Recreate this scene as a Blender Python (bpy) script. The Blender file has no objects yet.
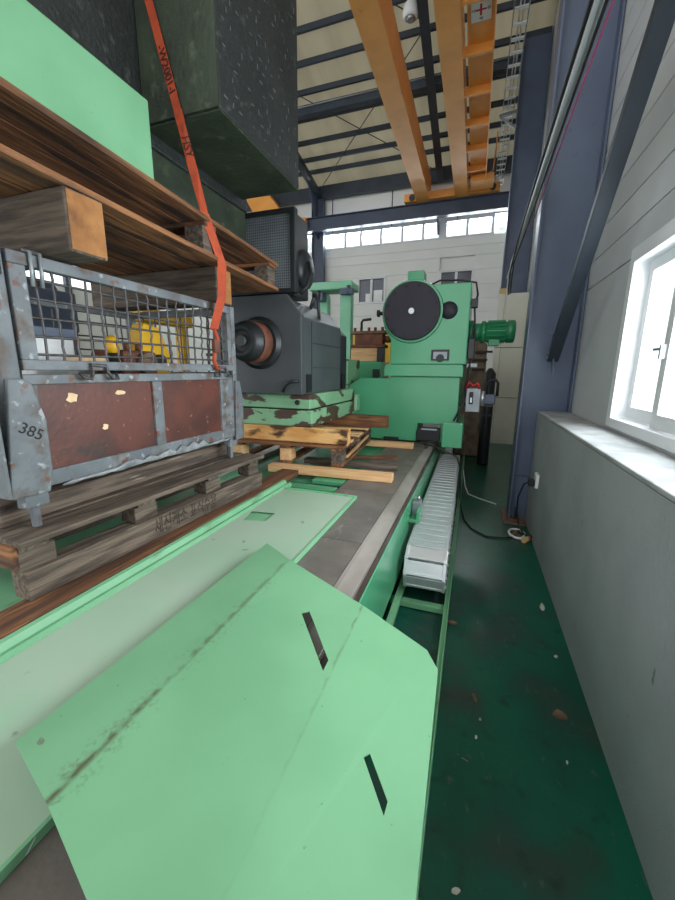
import bpy, math, random
from mathutils import Vector, Matrix
from mathutils.geometry import tessellate_polygon
random.seed(7)
SC = bpy.context.scene
COL = SC.collection

# ------------------------------------------------------------------ camera
YAW, PIT, ROLL, FPX, CAMH = .338875, .20786, .00856, 377.9, 1.70
def make_camera():
    cy, sy = math.cos(YAW), math.sin(YAW)
    f = Vector((-sy*math.cos(PIT), cy*math.cos(PIT), -math.sin(PIT)))
    r = Vector((cy, sy, 0)); u = r.cross(f)
    c, s = math.cos(ROLL), math.sin(ROLL)
    r2 = c*r + s*u; u2 = -s*r + c*u
    cam = bpy.data.cameras.new('camera')
    cam.sensor_fit = 'VERTICAL'; cam.sensor_height = 36; cam.lens = FPX*36/900
    cam.clip_start = .02; cam.clip_end = 200
    o = bpy.data.objects.new('camera', cam); COL.objects.link(o)
    m = Matrix((r2, u2, -f)).transposed().to_4x4(); m.translation = (0, 0, CAMH)
    o.matrix_world = m
    SC.camera = o
make_camera()

# ------------------------------------------------------------------ world, daylight, exposure
W = bpy.data.worlds.new('overcast'); SC.world = W; W.use_nodes = True
bg = W.node_tree.nodes['Background']
bg.inputs[0].default_value = (.95, .975, 1.0, 1); bg.inputs[1].default_value = 1.55
def area(name, loc, rot, sx, sy, power, col=(1, 1, 1)):
    l = bpy.data.lights.new(name, 'AREA'); l.shape = 'RECTANGLE'; l.size = sx; l.size_y = sy
    l.energy = power; l.color = col
    o = bpy.data.objects.new(name, l); o.location = loc; o.rotation_euler = rot; COL.objects.link(o)
area('window_daylight', (1.45, 1.95, 2.05), (0, math.radians(90), 0), 1.5, 3.0, 165, (.96, .98, 1))
area('clerestory_daylight', (-3.0, 14.12, 6.4), (math.radians(-90), 0, 0), 8.0, .42, 220, (.93, .97, 1))
V = SC.view_settings
V.view_transform = 'Standard'; V.look = 'None'; V.gamma = 1; V.use_curve_mapping = False
V.exposure = 0.47

# ------------------------------------------------------------------ helpers
def lin(h):
    h = h.lstrip('#')
    o = []
    for i in (0, 2, 4):
        c = int(h[i:i+2], 16)/255
        o.append(c/12.92 if c <= .04045 else ((c+.055)/1.055)**2.4)
    return (*o, 1)

def mat(name, c1, c2=None, rough=.5, metal=0, sc=6, lo=.4, hi=.62, st=(1, 1, 1), bump=0, bsc=None,
        bst=None, spots=(), rnd=0, spec=.5, emit=0):
    m = bpy.data.materials.new(name); m.use_nodes = True
    nt = m.node_tree; N = nt.nodes; L = nt.links
    b = N['Principled BSDF']
    b.inputs['Roughness'].default_value = rough; b.inputs['Metallic'].default_value = metal
    b.inputs['Specular IOR Level'].default_value = spec
    tc = N.new('ShaderNodeTexCoord'); oi = N.new('ShaderNodeObjectInfo')
    ml = N.new('ShaderNodeMath'); ml.operation = 'MULTIPLY'; ml.inputs[1].default_value = 37.0
    L.new(oi.outputs['Random'], ml.inputs[0])
    ad = N.new('ShaderNodeVectorMath'); ad.operation = 'ADD'
    L.new(tc.outputs['Object'], ad.inputs[0]); L.new(ml.outputs[0], ad.inputs[1])
    def noise(scale, stretch, det=6, dist=0.0):
        mp = N.new('ShaderNodeMapping'); mp.inputs['Scale'].default_value = stretch
        L.new(ad.outputs[0], mp.inputs[0])
        n = N.new('ShaderNodeTexNoise'); n.inputs['Scale'].default_value = scale
        n.inputs['Detail'].default_value = det; n.inputs['Distortion'].default_value = dist
        L.new(mp.outputs[0], n.inputs['Vector']); return n.outputs[0]
    def ramp(src, a, z):
        r = N.new('ShaderNodeMapRange'); r.inputs[1].default_value = a; r.inputs[2].default_value = z
        r.clamp = True
        L.new(src, r.inputs[0]); return r.outputs[0]
    def mix(fac, A, B):
        x = N.new('ShaderNodeMix'); x.data_type = 'RGBA'
        L.new(fac, x.inputs[0])
        for s, v in ((x.inputs[6], A), (x.inputs[7], B)):
            if isinstance(v, tuple): s.default_value = v
            else: L.new(v, s)
        return x.outputs[2]
    col = lin(c1)
    if c2:
        col = mix(ramp(noise(sc, st), lo, hi), col, lin(c2))
    for (c, s, a, z, stt) in spots:
        col = mix(ramp(noise(s, stt, 8), a, z), col, lin(c))
    if rnd:
        h = N.new('ShaderNodeHueSaturation'); r = ramp(oi.outputs['Random'], 0, 1)
        r = N.new('ShaderNodeMapRange'); L.new(oi.outputs['Random'], r.inputs[0])
        r.inputs[3].default_value = 1-rnd; r.inputs[4].default_value = 1+rnd
        L.new(r.outputs[0], h.inputs['Value'])
        if isinstance(col, tuple): h.inputs['Color'].default_value = col
        else: L.new(col, h.inputs['Color'])
        col = h.outputs[0]
    if isinstance(col, tuple): b.inputs['Base Color'].default_value = col
    else: L.new(col, b.inputs['Base Color'])
    if bump:
        bp = N.new('ShaderNodeBump'); bp.inputs['Strength'].default_value = bump; bp.inputs['Distance'].default_value = .02
        L.new(noise(bsc or sc*4, bst or st), bp.inputs['Height']); L.new(bp.outputs[0], b.inputs['Normal'])
    if emit:
        b.inputs['Emission Color'].default_value = lin(c1); b.inputs['Emission Strength'].default_value = emit
    return m

U = (1, 1, 1)
M = dict(
 floor=mat('green_epoxy', '#0c5e49', '#12493d', .3, sc=1.6, spots=[('#35463f', 3.2, .5, .72, U), ('#173a30', 11, .58, .75, U), ('#4c6158', 30, .64, .76, (1, .5, 1)), ('#7d8a84', 60, .73, .76, U)], bump=.06, bsc=5),
 dwarf=mat('grey_plaster', '#9a9ea1', '#8f9396', .75, sc=2.0, bump=.25, bsc=60, spots=[('#6a6d6e', 16, .7, .74, (1, 1, .4))]),
 ledge=mat('ledge_mortar', '#a2a4a4', '#8b8e8e', .8, sc=5, bump=.2, bsc=50),
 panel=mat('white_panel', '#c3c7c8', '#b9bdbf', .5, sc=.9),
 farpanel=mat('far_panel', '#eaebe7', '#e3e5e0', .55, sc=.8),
 roof=mat('roof_sheet', '#bdb8a8', '#b2ad9d', .6, sc=.7, st=(4, .3, 1), bump=.0),
 tread=mat('tread_wear', '#646a6b', '#555b5c', .45, sc=30),
 navy=mat('navy_steel', '#363f4a', '#2f3742', .5, sc=3),
 slate=mat('slate_steel', '#566278', '#4d586e', .42, sc=1.5, spots=[('#46536b', 9, .66, .74, U)]),
 slate2=mat('slate_steel_dark', '#465064', '#3f495b', .45, sc=2),
 orange=mat('crane_orange', '#f6a954', '#eb9f4b', .4, sc=2, spots=[('#a8662a', 5, .70, .78, U)]),
 mint=mat('mint_paint', '#7ab187', '#72a87f', .38, sc=2.5, spots=[('#5b7f60', 60, .72, .76, U)]),
 tray=mat('faded_mint', '#9ab79d', '#a3b9a3', .55, sc=1.6, spots=[('#8bbb98', 2.2, .58, .75, (1, .35, 1)), ('#6f8168', 12, .70, .76, U)]),
 traylip=mat('tray_lip_green', '#74ad83', '#7cb48a', .45, sc=5, spots=[('#5f7a58', 9, .64, .72, (1, .3, 1))]),
 green=mat('machine_green', '#55a57a', '#4e9b72', .22, sc=1.2, spots=[('#3d9169', 7, .72, .78, U)]),
 green_d=mat('motor_green', '#2f8a5c', '#277a50', .35, sc=4),
 palegreen=mat('pale_green', '#86b58c', '#7bab83', .45, sc=4, spots=[('#4b3a30', 3.4, .56, .58, (.7, .7, 1.6)), ('#6c7c5c', 14, .66, .7, U)]),
 gantry=mat('gantry_green', '#7fbd9a', '#77b592', .4, sc=3),
 bedtop=mat('cast_iron', '#6f6862', '#5f5954', .5, sc=5, spots=[('#87807a', 10, .62, .7, (1, .3, 1))], bump=.08, bsc=60),
 way=mat('worn_way', '#a79f98', '#8c837c', .4, metal=.3, sc=4, st=(1, .4, 1), spots=[('#5a4034', 5, .63, .68, (1, .5, 1))]),
 waydark=mat('way_side', '#4a3d36', '#3a322e', .5, sc=5, spots=[('#7b5b46', 6, .6, .68, U)]),
 black=mat('black_paint', '#24272a', '#1e2123', .45, sc=4),
 rubber=mat('black_rubber', '#17181a', None, .6),
 motor=mat('motor_grey', '#4a4e51', '#424649', .45, sc=3, spots=[('#5d6163', 14, .7, .76, U)]),
 iron=mat('black_casting', '#2a2e2d', '#222625', .55, sc=4, bump=.5, bsc=40, spots=[('#414743', 22, .6, .68, U)]),
 irong=mat('dark_green_casting', '#343f2e', '#262f22', .6, sc=3.5, bump=.3, bsc=30, spots=[('#4a5240', 12, .6, .72, U)]),
 facecover=mat('disc_black', '#25222e', '#211e29', .6, sc=5),
 rust=mat('rusty_steel', '#7a4632', '#5a3626', .7, sc=9, bump=.3, bsc=50),
 steel=mat('bare_steel', '#b4b7b9', '#9a9da0', .35, metal=.8, sc=8),
 alu=mat('aluminium', '#d9dbdd', '#cdd0d3', .35, metal=.5, sc=3, st=(1, 3, 1)),
 galv=mat('galvanised', '#9aa0a4', '#8b9195', .45, metal=.4, sc=6),
 cage=mat('grey_cage_paint', '#72777b', '#5e6368', .55, sc=5, spots=[('#564b44', 8, .52, .66, U), ('#6b4330', 15, .62, .7, U), ('#9a9fa3', 22, .62, .7, U)], bump=.15, bsc=40),
 wire=mat('cage_wire', '#56565a', '#47423e', .5, metal=.4, sc=30, spots=[('#6b4a38', 18, .6, .7, U)]),
 ply=mat('brown_plywood', '#5f3126', '#46251e', .5, sc=4, spots=[('#3c2a24', 5, .6, .68, U), ('#8a5a48', 26, .66, .72, U)], bump=.1, bsc=40),
 chip=mat('raw_wood_chip', '#e6c9a4', '#d7b48a', .7, sc=20),
 oldwood=mat('weathered_wood', '#6c5e51', '#463c34', .8, sc=7, st=(.5, 6, 6), bump=.5, bsc=14, spots=[('#3f352d', 5, .58, .68, (.4, 3, 3)), ('#93867a', 9, .66, .74, (.4, 6, 6))], rnd=.22),
 warmwood=mat('warm_wood', '#8a5c38', '#603d26', .75, sc=6, st=(.5, 6, 6), bump=.35, bsc=14, spots=[('#38261c', 4.0, .52, .64, (.5, 3, 3))], rnd=.3),
 newwood=mat('fresh_wood', '#dcb383', '#cc9e6c', .7, sc=6, st=(.5, 6, 6), bump=.25, bsc=14, spots=[('#9d7248', 5, .62, .7, (.4, 4, 4))], rnd=.1),
 stainwood=mat('stained_wood', '#c98f4e', '#d9ab6d', .7, sc=5, st=(.6, 3, 3), bump=.3, bsc=14, spots=[('#4a2d18', 3.5, .54, .62, (.8, 2, 2))], rnd=.1),
 rustwood=mat('rust_brown_beam', '#70492f', '#4d3222', .8, sc=5, st=(.4, 5, 5), bump=.4, bsc=14, spots=[('#96683c', 5, .6, .68, (.4, 3, 3))]),
 endgrain=mat('end_grain', '#a5713f', '#8a5a30', .8, sc=9, spots=[('#6a4225', 7, .58, .7, U)], bump=.3, bsc=30),
 strap=mat('orange_webbing', '#ad431d', '#983818', .75, sc=12, bump=.2, bsc=120),
 ink=mat('dark_ink', '#16130f', None, .7),
 inkp=mat('stencil_ink', '#2c2520', '#4c4238', .8, sc=30),
 red=mat('red_paint', '#c3252b', None, .5),
 white=mat('white_plastic', '#eceeee', '#e3e6e6', .35, sc=3),
 frame=mat('window_white', '#dcdfe1', None, .35),
 sash=mat('window_grey', '#b7bcc0', None, .4),
 beige=mat('beige_partition', '#d5d4c6', '#cbcabc', .5, sc=1.5),
 cardboard=mat('cardboard', '#c9a974', None, .7),
 yellow=mat('yellow_paint', '#e9b622', '#d9a51c', .45, sc=5),
 cable=mat('black_cable', '#1b1c1e', None, .5),
 pink=mat('pink_cable', '#a8486c', None, .5),
 greycable=mat('grey_conduit', '#c3c8cd', None, .45),
 film=mat('plastic_film', '#9a9c9e', '#74767a', .2, sc=12, bump=.6, bsc=20),
 paper=mat('dirty_paper', '#cfc9bd', '#b9b2a4', .8, sc=12),
 debris=mat('brown_debris', '#7d6350', '#5f4b3d', .8, sc=15),
 darkbox=mat('dark_recess', '#101213', None, .8),
 brown=mat('brown_tarp', '#8d7a68', '#6f5f50', .8, sc=6),
 navyglass=mat('dark_pane', '#4d5462', '#444b58', .12, sc=2),
 lampglass=mat('lamp_dome', '#dfe2e2', None, .25),
)
def glass_mat():
    m = bpy.data.materials.new('window_glass'); m.use_nodes = True
    nt = m.node_tree; nt.nodes.clear()
    o = nt.nodes.new('ShaderNodeOutputMaterial'); t = nt.nodes.new('ShaderNodeBsdfTransparent'); g = nt.nodes.new('ShaderNodeBsdfGlossy')
    t.inputs[0].default_value = (.93, .96, .97, 1)
    g.inputs['Roughness'].default_value = .05; mx = nt.nodes.new('ShaderNodeMixShader'); mx.inputs[0].default_value = .07
    nt.links.new(t.outputs[0], mx.inputs[1]); nt.links.new(g.outputs[0], mx.inputs[2]); nt.links.new(mx.outputs[0], o.inputs[0])
    return m
M['glass'] = glass_mat()
def sheet_mat():
    """mint sheet with a dirty seam of grime along its folds (grime has its own shape)"""
    m = M['mint'].copy(); m.name = 'mint_sheet'
    nt = m.node_tree; N = nt.nodes; L = nt.links; b = N['Principled BSDF']
    src = b.inputs['Base Color'].links[0].from_socket
    tc = N.new('ShaderNodeTexCoord'); sp = N.new('ShaderNodeSeparateXYZ'); L.new(tc.outputs['Object'], sp.inputs[0])
    n = N.new('ShaderNodeTexNoise'); n.inputs['Scale'].default_value = 24; n.inputs['Detail'].default_value = 9
    L.new(tc.outputs['Object'], n.inputs['Vector'])
    def mth(op, a, b_=None):
        x = N.new('ShaderNodeMath'); x.operation = op
        for s, v in zip(x.inputs, (a, b_)):
            if v is None: continue
            if isinstance(v, (int, float)): s.default_value = v
            else: L.new(v, s)
        return x.outputs[0]
    n2 = N.new('ShaderNodeTexNoise'); n2.inputs['Scale'].default_value = 90; n2.inputs['Detail'].default_value = 6
    L.new(tc.outputs['Object'], n2.inputs['Vector'])
    def rng(src_, a, z, c=0.0, d=1.0):
        r = N.new('ShaderNodeMapRange'); L.new(src_, r.inputs[0]); r.inputs[1].default_value = a; r.inputs[2].default_value = z; r.inputs[3].default_value = c; r.inputs[4].default_value = d
        return r.outputs[0]
    col = src
    wob = mth('MULTIPLY', mth('SUBTRACT', n.outputs[0], .5), .02)
    # (fold x, core half width, fuzz half width, y of heavy end, y of light end, strength)
    for x0, core, fuzz, ya, yb, amp in ((-.738, .005, .06, .30, 1.5, 1.0), (-.322, .0018, .010, 1.3, .55, .7)):
        d = mth('ABSOLUTE', mth('SUBTRACT', mth('ADD', sp.outputs[0], wob), x0))
        yw = rng(sp.outputs[1], ya, yb, 1.0, .3 if ya < yb else .12)
        c1_ = mth('MULTIPLY', rng(d, core*3, core*.4), rng(n.outputs[0], .34, .56))
        f1_ = mth('MULTIPLY', rng(d, fuzz, 0.0), mth('MULTIPLY', rng(n2.outputs[0], .46, .66), rng(n.outputs[0], .42, .6)))
        f = mth('MULTIPLY', mth('MAXIMUM', c1_, mth('MULTIPLY', f1_, .9)), mth('MULTIPLY', yw, amp))
        mx = N.new('ShaderNodeMix'); mx.data_type = 'RGBA'; L.new(f, mx.inputs[0]); L.new(col, mx.inputs[6])
        mx.inputs[7].default_value = lin('#54533a'); col = mx.outputs[2]
    L.new(col, b.inputs['Base Color'])
    return m
M['sheet'] = sheet_mat()

class G:
    """small mesh collector; faces carry a smooth flag"""
    def __init__(s): s.v = []; s.f = []; s.s = []
    def add(s, vs, fs, smooth=False):
        n = len(s.v); s.v += [Vector(p) for p in vs]
        for f in fs: s.f.append([n+i for i in f]); s.s.append(smooth)
        return s
    def hexa(s, p):     # 4 bottom (ccw), 4 top
        return s.add(p, [(3, 2, 1, 0), (4, 5, 6, 7), (0, 1, 5, 4), (1, 2, 6, 5), (2, 3, 7, 6), (3, 0, 4, 7)])
    def box(s, x0, x1, y0, y1, z0, z1):
        return s.hexa([(x0, y0, z0), (x1, y0, z0), (x1, y1, z0), (x0, y1, z0), (x0, y0, z1), (x1, y0, z1), (x1, y1, z1), (x0, y1, z1)])
    def cyl(s, p0, p1, r, n=16, r2=None):
        p0 = Vector(p0); p1 = Vector(p1); d = (p1-p0).normalized()
        a = d.orthogonal().normalized(); b = d.cross(a); r2 = r if r2 is None else r2
        vs = []
        for p, rr in ((p0, r), (p1, r2)):
            for i in range(n):
                t = 2*math.pi*i/n; vs.append(p + rr*(math.cos(t)*a + math.sin(t)*b))
        s.add(vs, [(i, (i+1) % n, n+(i+1) % n, n+i) for i in range(n)], True)
        k = len(s.v)-2*n
        s.f.append([k+i for i in range(n)][::-1]); s.s.append(False)
        s.f.append([k+n+i for i in range(n)]); s.s.append(False)
        return s
    def lathe(s, p0, d, prof, n=24):   # prof: (dist along d, radius)
        p0 = Vector(p0); d = Vector(d).normalized(); a = d.orthogonal().normalized(); b = d.cross(a)
        vs = []
        for h, r in prof:
            for i in range(n):
                t = 2*math.pi*i/n; vs.append(p0 + d*h + max(r, .0005)*(math.cos(t)*a + math.sin(t)*b))
        k = len(s.v); s.v += vs
        for j in range(len(prof)-1):
            sm = True
            for i in range(n):
                s.f.append([k+j*n+i, k+j*n+(i+1) % n, k+(j+1)*n+(i+1) % n, k+(j+1)*n+i]); s.s.append(abs(prof[j][0]-prof[j+1][0]) > 1e-4)
        s.f.append([k+i for i in range(n)][::-1]); s.s.append(False)
        e = k+(len(prof)-1)*n; s.f.append([e+i for i in range(n)]); s.s.append(False)
        return s
    def tube(s, pts, r, n=8):
        pts = [Vector(p) for p in pts]; k = len(s.v); prev = None
        for i, p in enumerate(pts):
            d = (pts[min(i+1, len(pts)-1)] - pts[max(i-1, 0)]).normalized()
            a = d.orthogonal().normalized() if prev is None else (prev - d*prev.dot(d)).normalized()
            prev = a; b = d.cross(a)
            for j in range(n):
                t = 2*math.pi*j/n; s.v.append(p + r*(math.cos(t)*a + math.sin(t)*b))
        for i in range(len(pts)-1):
            for j in range(n):
                s.f.append([k+i*n+j, k+i*n+(j+1) % n, k+(i+1)*n+(j+1) % n, k+(i+1)*n+j]); s.s.append(True)
        s.f.append([k+j for j in range(n)][::-1]); s.s.append(False)
        e = k+(len(pts)-1)*n; s.f.append([e+j for j in range(n)]); s.s.append(False)
        return s
    def prism(s, poly, axis, a0, a1, holes=()):
        """polygon in the plane normal to axis (0:yz 1:xz 2:xy), extruded a0..a1"""
        def P(q, a):
            q = tuple(q)
            return {0: (a, q[0], q[1]), 1: (q[0], a, q[1]), 2: (q[0], q[1], a)}[axis]
        loops = [list(poly)] + [list(h) for h in holes]; flat = [q for l in loops for q in l]; n = len(flat)
        k = len(s.v); s.v += [Vector(P(q, a0)) for q in flat] + [Vector(P(q, a1)) for q in flat]
        if holes:
            for t in tessellate_polygon([[Vector((q[0], q[1], 0)) for q in l] for l in loops]):
                s.f.append([k+i for i in t]); s.s.append(False); s.f.append([k+n+i for i in reversed(t)]); s.s.append(False)
        else:
            s.f.append([k+i for i in range(n)]); s.s.append(False); s.f.append([k+n+i for i in range(n)][::-1]); s.s.append(False)
        o = 0
        for l in loops:
            m = len(l)
            for i in range(m):
                j = (i+1) % m; s.f.append([k+o+i, k+o+j, k+n+o+j, k+n+o+i]); s.s.append(False)
            o += m
        return s
    def bar(s, p0, p1, w, h, up=(0, 0, 1)):
        p0 = Vector(p0); p1 = Vector(p1); d = (p1-p0).normalized(); r = d.cross(Vector(up)).normalized(); u = r.cross(d)
        q = [(-1, -1), (1, -1), (1, 1), (-1, 1)]
        return s.hexa([p0 + r*a*w/2 + u*b*h/2 for a, b in q] + [p1 + r*a*w/2 + u*b*h/2 for a, b in q])

ORG = {}
def finish(name, g, m, parent=None, bev=0, origin=None, fix=True):
    me = bpy.data.meshes.new(name)
    lo = Vector([min(p[i] for p in g.v) for i in range(3)]); hi = Vector([max(p[i] for p in g.v) for i in range(3)])
    c = Vector(origin) if origin is not None else (lo+hi)/2
    me.from_pydata([tuple(p-c) for p in g.v], [], g.f); me.update()
    me.polygons.foreach_set('use_smooth', g.s)
    if fix:
        import bmesh
        bm = bmesh.new(); bm.from_mesh(me); bmesh.ops.recalc_face_normals(bm, faces=bm.faces); bm.to_mesh(me); bm.free()
    me.materials.append(M[m] if isinstance(m, str) else m)
    o = bpy.data.objects.new(name, me); COL.objects.link(o); ORG[o.name] = c
    if parent: o.parent = parent; o.location = c - ORG[parent.name]
    else: o.location = c
    if bev:
        b = o.modifiers.new('bevel', 'BEVEL'); b.width = bev; b.segments = 2; b.limit_method = 'ANGLE'; b.angle_limit = math.radians(40)
    return o
def tag(o, label, cat, group=None):
    o['label'] = label; o['category'] = cat
    if group: o['group'] = group
    return o
def thing(name, label, cat, loc, rotz=0, group=None):
    o = bpy.data.objects.new(name, None); COL.objects.link(o); o.empty_display_size = .1
    o.location = loc; o.rotation_euler = (0, 0, rotz); ORG[o.name] = Vector(loc)
    return tag(o, label, cat, group)
def struct(o): o['kind'] = 'structure'; return o
def board(name, parent, x0, x1, y0, y1, z0, z1, m, bev=.004, jit=0.0):
    """wooden piece whose long side is the local X axis so the grain follows it"""
    sz = (x1-x0, y1-y0, z1-z0); c = Vector(((x0+x1)/2, (y0+y1)/2, (z0+z1)/2))
    ax = max(range(3), key=lambda i: sz[i])
    L_, a, b = (sz[0], sz[1], sz[2]) if ax == 0 else ((sz[1], sz[0], sz[2]) if ax == 1 else (sz[2], sz[1], sz[0]))
    g = G().box(-L_/2, L_/2, -a/2, a/2, -b/2, b/2)
    o = finish(name, g, m, None, bev, origin=(0, 0, 0)); ORG[o.name] = c
    o.location = c
    if ax == 1: o.rotation_euler[2] = math.pi/2
    if ax == 2: o.rotation_euler[1] = math.pi/2
    if jit: o.rotation_euler[2] += random.uniform(-jit, jit)
    if parent: o.parent = parent; o.location = c - ORG[parent.name]
    return o
def copy_part(o, parent, c, rot=None):
    q = o.copy(); COL.objects.link(q); q.parent = parent; ORG[q.name] = Vector(c)
    q.location = Vector(c) - (ORG[parent.name] if parent else Vector((0, 0, 0)))
    if rot is not None: q.rotation_euler = rot
    return q
def text(name, s, size, m, parent, origin, xdir, ydir, lift=.0015, sx=1.0):
    cu = bpy.data.curves.new('t', 'FONT'); cu.body = s; cu.size = size; cu.align_x = 'CENTER'; cu.align_y = 'CENTER'; cu.extrude = .0004
    tmp = bpy.data.objects.new('t', cu); COL.objects.link(tmp)
    dg = bpy.context.evaluated_depsgraph_get(); me = bpy.data.meshes.new_from_object(tmp.evaluated_get(dg))
    bpy.data.objects.remove(tmp); bpy.data.curves.remove(cu)
    me.name = name; me.materials.clear(); me.materials.append(M[m])
    x = Vector(xdir).normalized(); y = Vector(ydir); y = (y - x*y.dot(x)).normalized(); z = x.cross(y)
    o = bpy.data.objects.new(name, me); COL.objects.link(o)
    mw = Matrix((x*sx, y, z)).transposed().to_4x4(); mw.translation = Vector(origin) + z*lift - ORG[parent.name]
    o.parent = parent; o.matrix_basis = mw
    ORG[o.name] = Vector(origin)
    return o
def at(px, py, z):
    """point at height z under a place measured in the photograph"""
    cy, sy = math.cos(YAW), math.sin(YAW)
    f = Vector((-sy*math.cos(PIT), cy*math.cos(PIT), -math.sin(PIT))); r = Vector((cy, sy, 0)); u = r.cross(f)
    c, s = math.cos(ROLL), math.sin(ROLL); r2 = c*r+s*u; u2 = -s*r+c*u
    d = r2*(px-337.5)/FPX + u2*(450-py)/FPX + f
    return Vector((0, 0, CAMH)) + d*((z-CAMH)/d.z)

# ================================================================== THE SETTING
YF = 14.0                      # far wall
ROOF0, SLOPE = 8.0, .20        # eave height, roof rise per metre toward the camera
struct(finish('floor', G().box(-14, 1.1, -4, YF+.3, -.12, 0), 'floor'))
# ---- ceiling: sheet with purlins, strut, rafters, rods
def rz(y): return ROOF0 + SLOPE*(YF-y)
ce = finish('ceiling', G().hexa([(-14, -4, rz(-4)), (1.2, -4, rz(-4)), (1.2, YF+.3, rz(YF+.3)), (-14, YF+.3, rz(YF+.3)),
     (-14, -4, rz(-4)+.08), (1.2, -4, rz(-4)+.08), (1.2, YF+.3, rz(YF+.3)+.08), (-14, YF+.3, rz(YF+.3)+.08)]), 'roof')
struct(ce)
for y in (13.06, 12.54, 11.89, 11.14, 10.4, 9.72, 9.05, 8.35, 7.65, 6.95, 6.2, 5.5, 4.8, 4.1, 3.4):
    finish('purlin', G().box(-13.8, .98, y-.03, y+.03, rz(y)-.13, rz(y)-.012), 'navy', ce)
finish('eave_beam', G().box(-13.8, .98, 13.72, 13.9, ROOF0-.42, ROOF0-.02), 'navy', ce)
finish('roof_strut', G().box(-13.8, .98, 10.55, 10.72, rz(10.64)-.42, rz(10.64)-.2), 'navy', ce)
finish('strut_conduit', G().cyl((-13.5, 10.53, rz(10.64)-.25), (.9, 10.53, rz(10.64)-.25), .018, 6), 'galv', ce)
for x in (-5.6, -1.47):
    p0 = Vector((x, 13.7, rz(13.7)-.32)); p1 = Vector((x, 1.0, rz(1)-.32))
    finish('rafter', G().bar(p0, p1, .03, .3).bar(p0+Vector((0, 0, -.15)), p1+Vector((0, 0, -.15)), .2, .025), 'navy', ce)
def rod(a, b): finish('brace_rod', G().cyl((a[0], a[1], rz(a[1])-.25), (b[0], b[1], rz(b[1])-.25), .012, 6), 'navy', ce)
rod((-5.5, 9.4), (-1.6, 13.6)); rod((-5.5, 13.6), (-1.6, 9.6)); rod((-5.5, 6.0), (-1.6, 9.3)); rod((-5.5, 9.3), (-1.6, 6.2))

# ---- far wall: horizontal sandwich panels, clerestory strip, two windows
wb = struct(finish('wall_far', G().box(-14, 1.1, YF+.13, YF+.2, 0, 5.98).box(-14, 1.1, YF+.13, YF+.2, 6.52, ROOF0+.1)
     .box(-14, -5.55, YF+.13, YF+.2, 5.98, 6.52).box(.25, 1.1, YF+.13, YF+.2, 5.98, 6.52), 'farpanel'))
def roof_translucent():
    m = M['roof']; nt = m.node_tree; b = nt.nodes['Principled BSDF']; o = [n for n in nt.nodes if n.type == 'OUTPUT_MATERIAL'][0]
    t = nt.nodes.new('ShaderNodeBsdfTranslucent'); nt.links.new(b.inputs['Base Color'].links[0].from_socket, t.inputs[0])
    x = nt.nodes.new('ShaderNodeMixShader'); x.inputs[0].default_value = .6
    nt.links.new(b.outputs[0], x.inputs[1]); nt.links.new(t.outputs[0], x.inputs[2]); nt.links.new(x.outputs[0], o.inputs[0])
roof_translucent()     # translucency added so sky through the sheet brightens the ceiling
W1 = (-4.22, -3.18, 4.06, 4.96); W2 = (-1.36, -.26, 4.06, 5.0)
def holes_row(z0, z1):
    xs = [-14.0]
    for w in (W1, W2):
        if z0 < w[3] and z1 > w[2]: xs += [w[0], w[1]]
    xs.append(1.0)
    return [(xs[i], xs[i+1]) for i in range(0, len(xs), 2)]
zs = [0, .9, 1.8, 2.6, 3.2, 3.64, 4.06, 4.5, 4.96, 5.4, 5.69, 5.97]
for i in range(len(zs)-1):
    for a, b in holes_row(zs[i]+.01, zs[i+1]-.01):
        finish('wall_panel', G().box(a+.002, b-.002, YF, YF+.12, zs[i]+.003, zs[i+1]-.003), 'farpanel', wb, .003)
for a, b in ((-14, -9.6), (-9.6, -7.4), (-7.4, -5.2), (-5.2, -3.05), (-3.05, -.9), (-.9, 1.0)):
    finish('wall_panel', G().box(a+.02, b-.02, YF, YF+.12, 6.54, ROOF0-.02), 'farpanel', wb, .004)
    finish('panel_joint', G().box(b-.02, b+.02, YF+.02, YF+.12, 6.54, ROOF0-.02), 'navy', wb)
def far_window(n, w):
    x0, x1, z0, z1 = w
    g = G().box(x0, x1, YF-.03, YF+.1, z0, z0+.07).box(x0, x1, YF-.03, YF+.1, z1-.07, z1).box(x0, x0+.07, YF-.03, YF+.1, z0+.07, z1-.07).box(x1-.07, x1, YF-.03, YF+.1, z0+.07, z1-.07)
    o = struct(finish('window_%d' % n, g, 'frame'))
    xm = (x0+x1)/2
    finish('mullion', G().box(xm-.04, xm+.04, YF-.01, YF+.08, z0+.07, z1-.07), 'frame', o)
    finish('window_pane', G().box(x0+.07, xm-.04, YF+.05, YF+.06, z0+.07, z1-.07), 'navyglass', o)
    finish('window_pane', G().box(xm+.04, x1-.07, YF+.05, YF+.06, z0+.07, z1-.07), 'navyglass', o)
    finish('window_backing', G().box(x0, x1, YF+.1, YF+.12, z0, z1), 'slate2', o)
far_window(2, W1); far_window(3, W2)
for k, (x0, x1, z0, z1, yy) in enumerate(((-3.9, -3.72, 4.13, 4.4, .0), (-3.6, -3.28, 4.13, 4.5, .0))):
    o = finish('paper_sheet', G().box(x0, x1, YF-.045, YF-.035, z0, z1), 'white')
    tag(o, ('smaller white sheet' if k == 0 else 'larger white sheet') + ' stuck inside the far twin window', 'paper')
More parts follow.
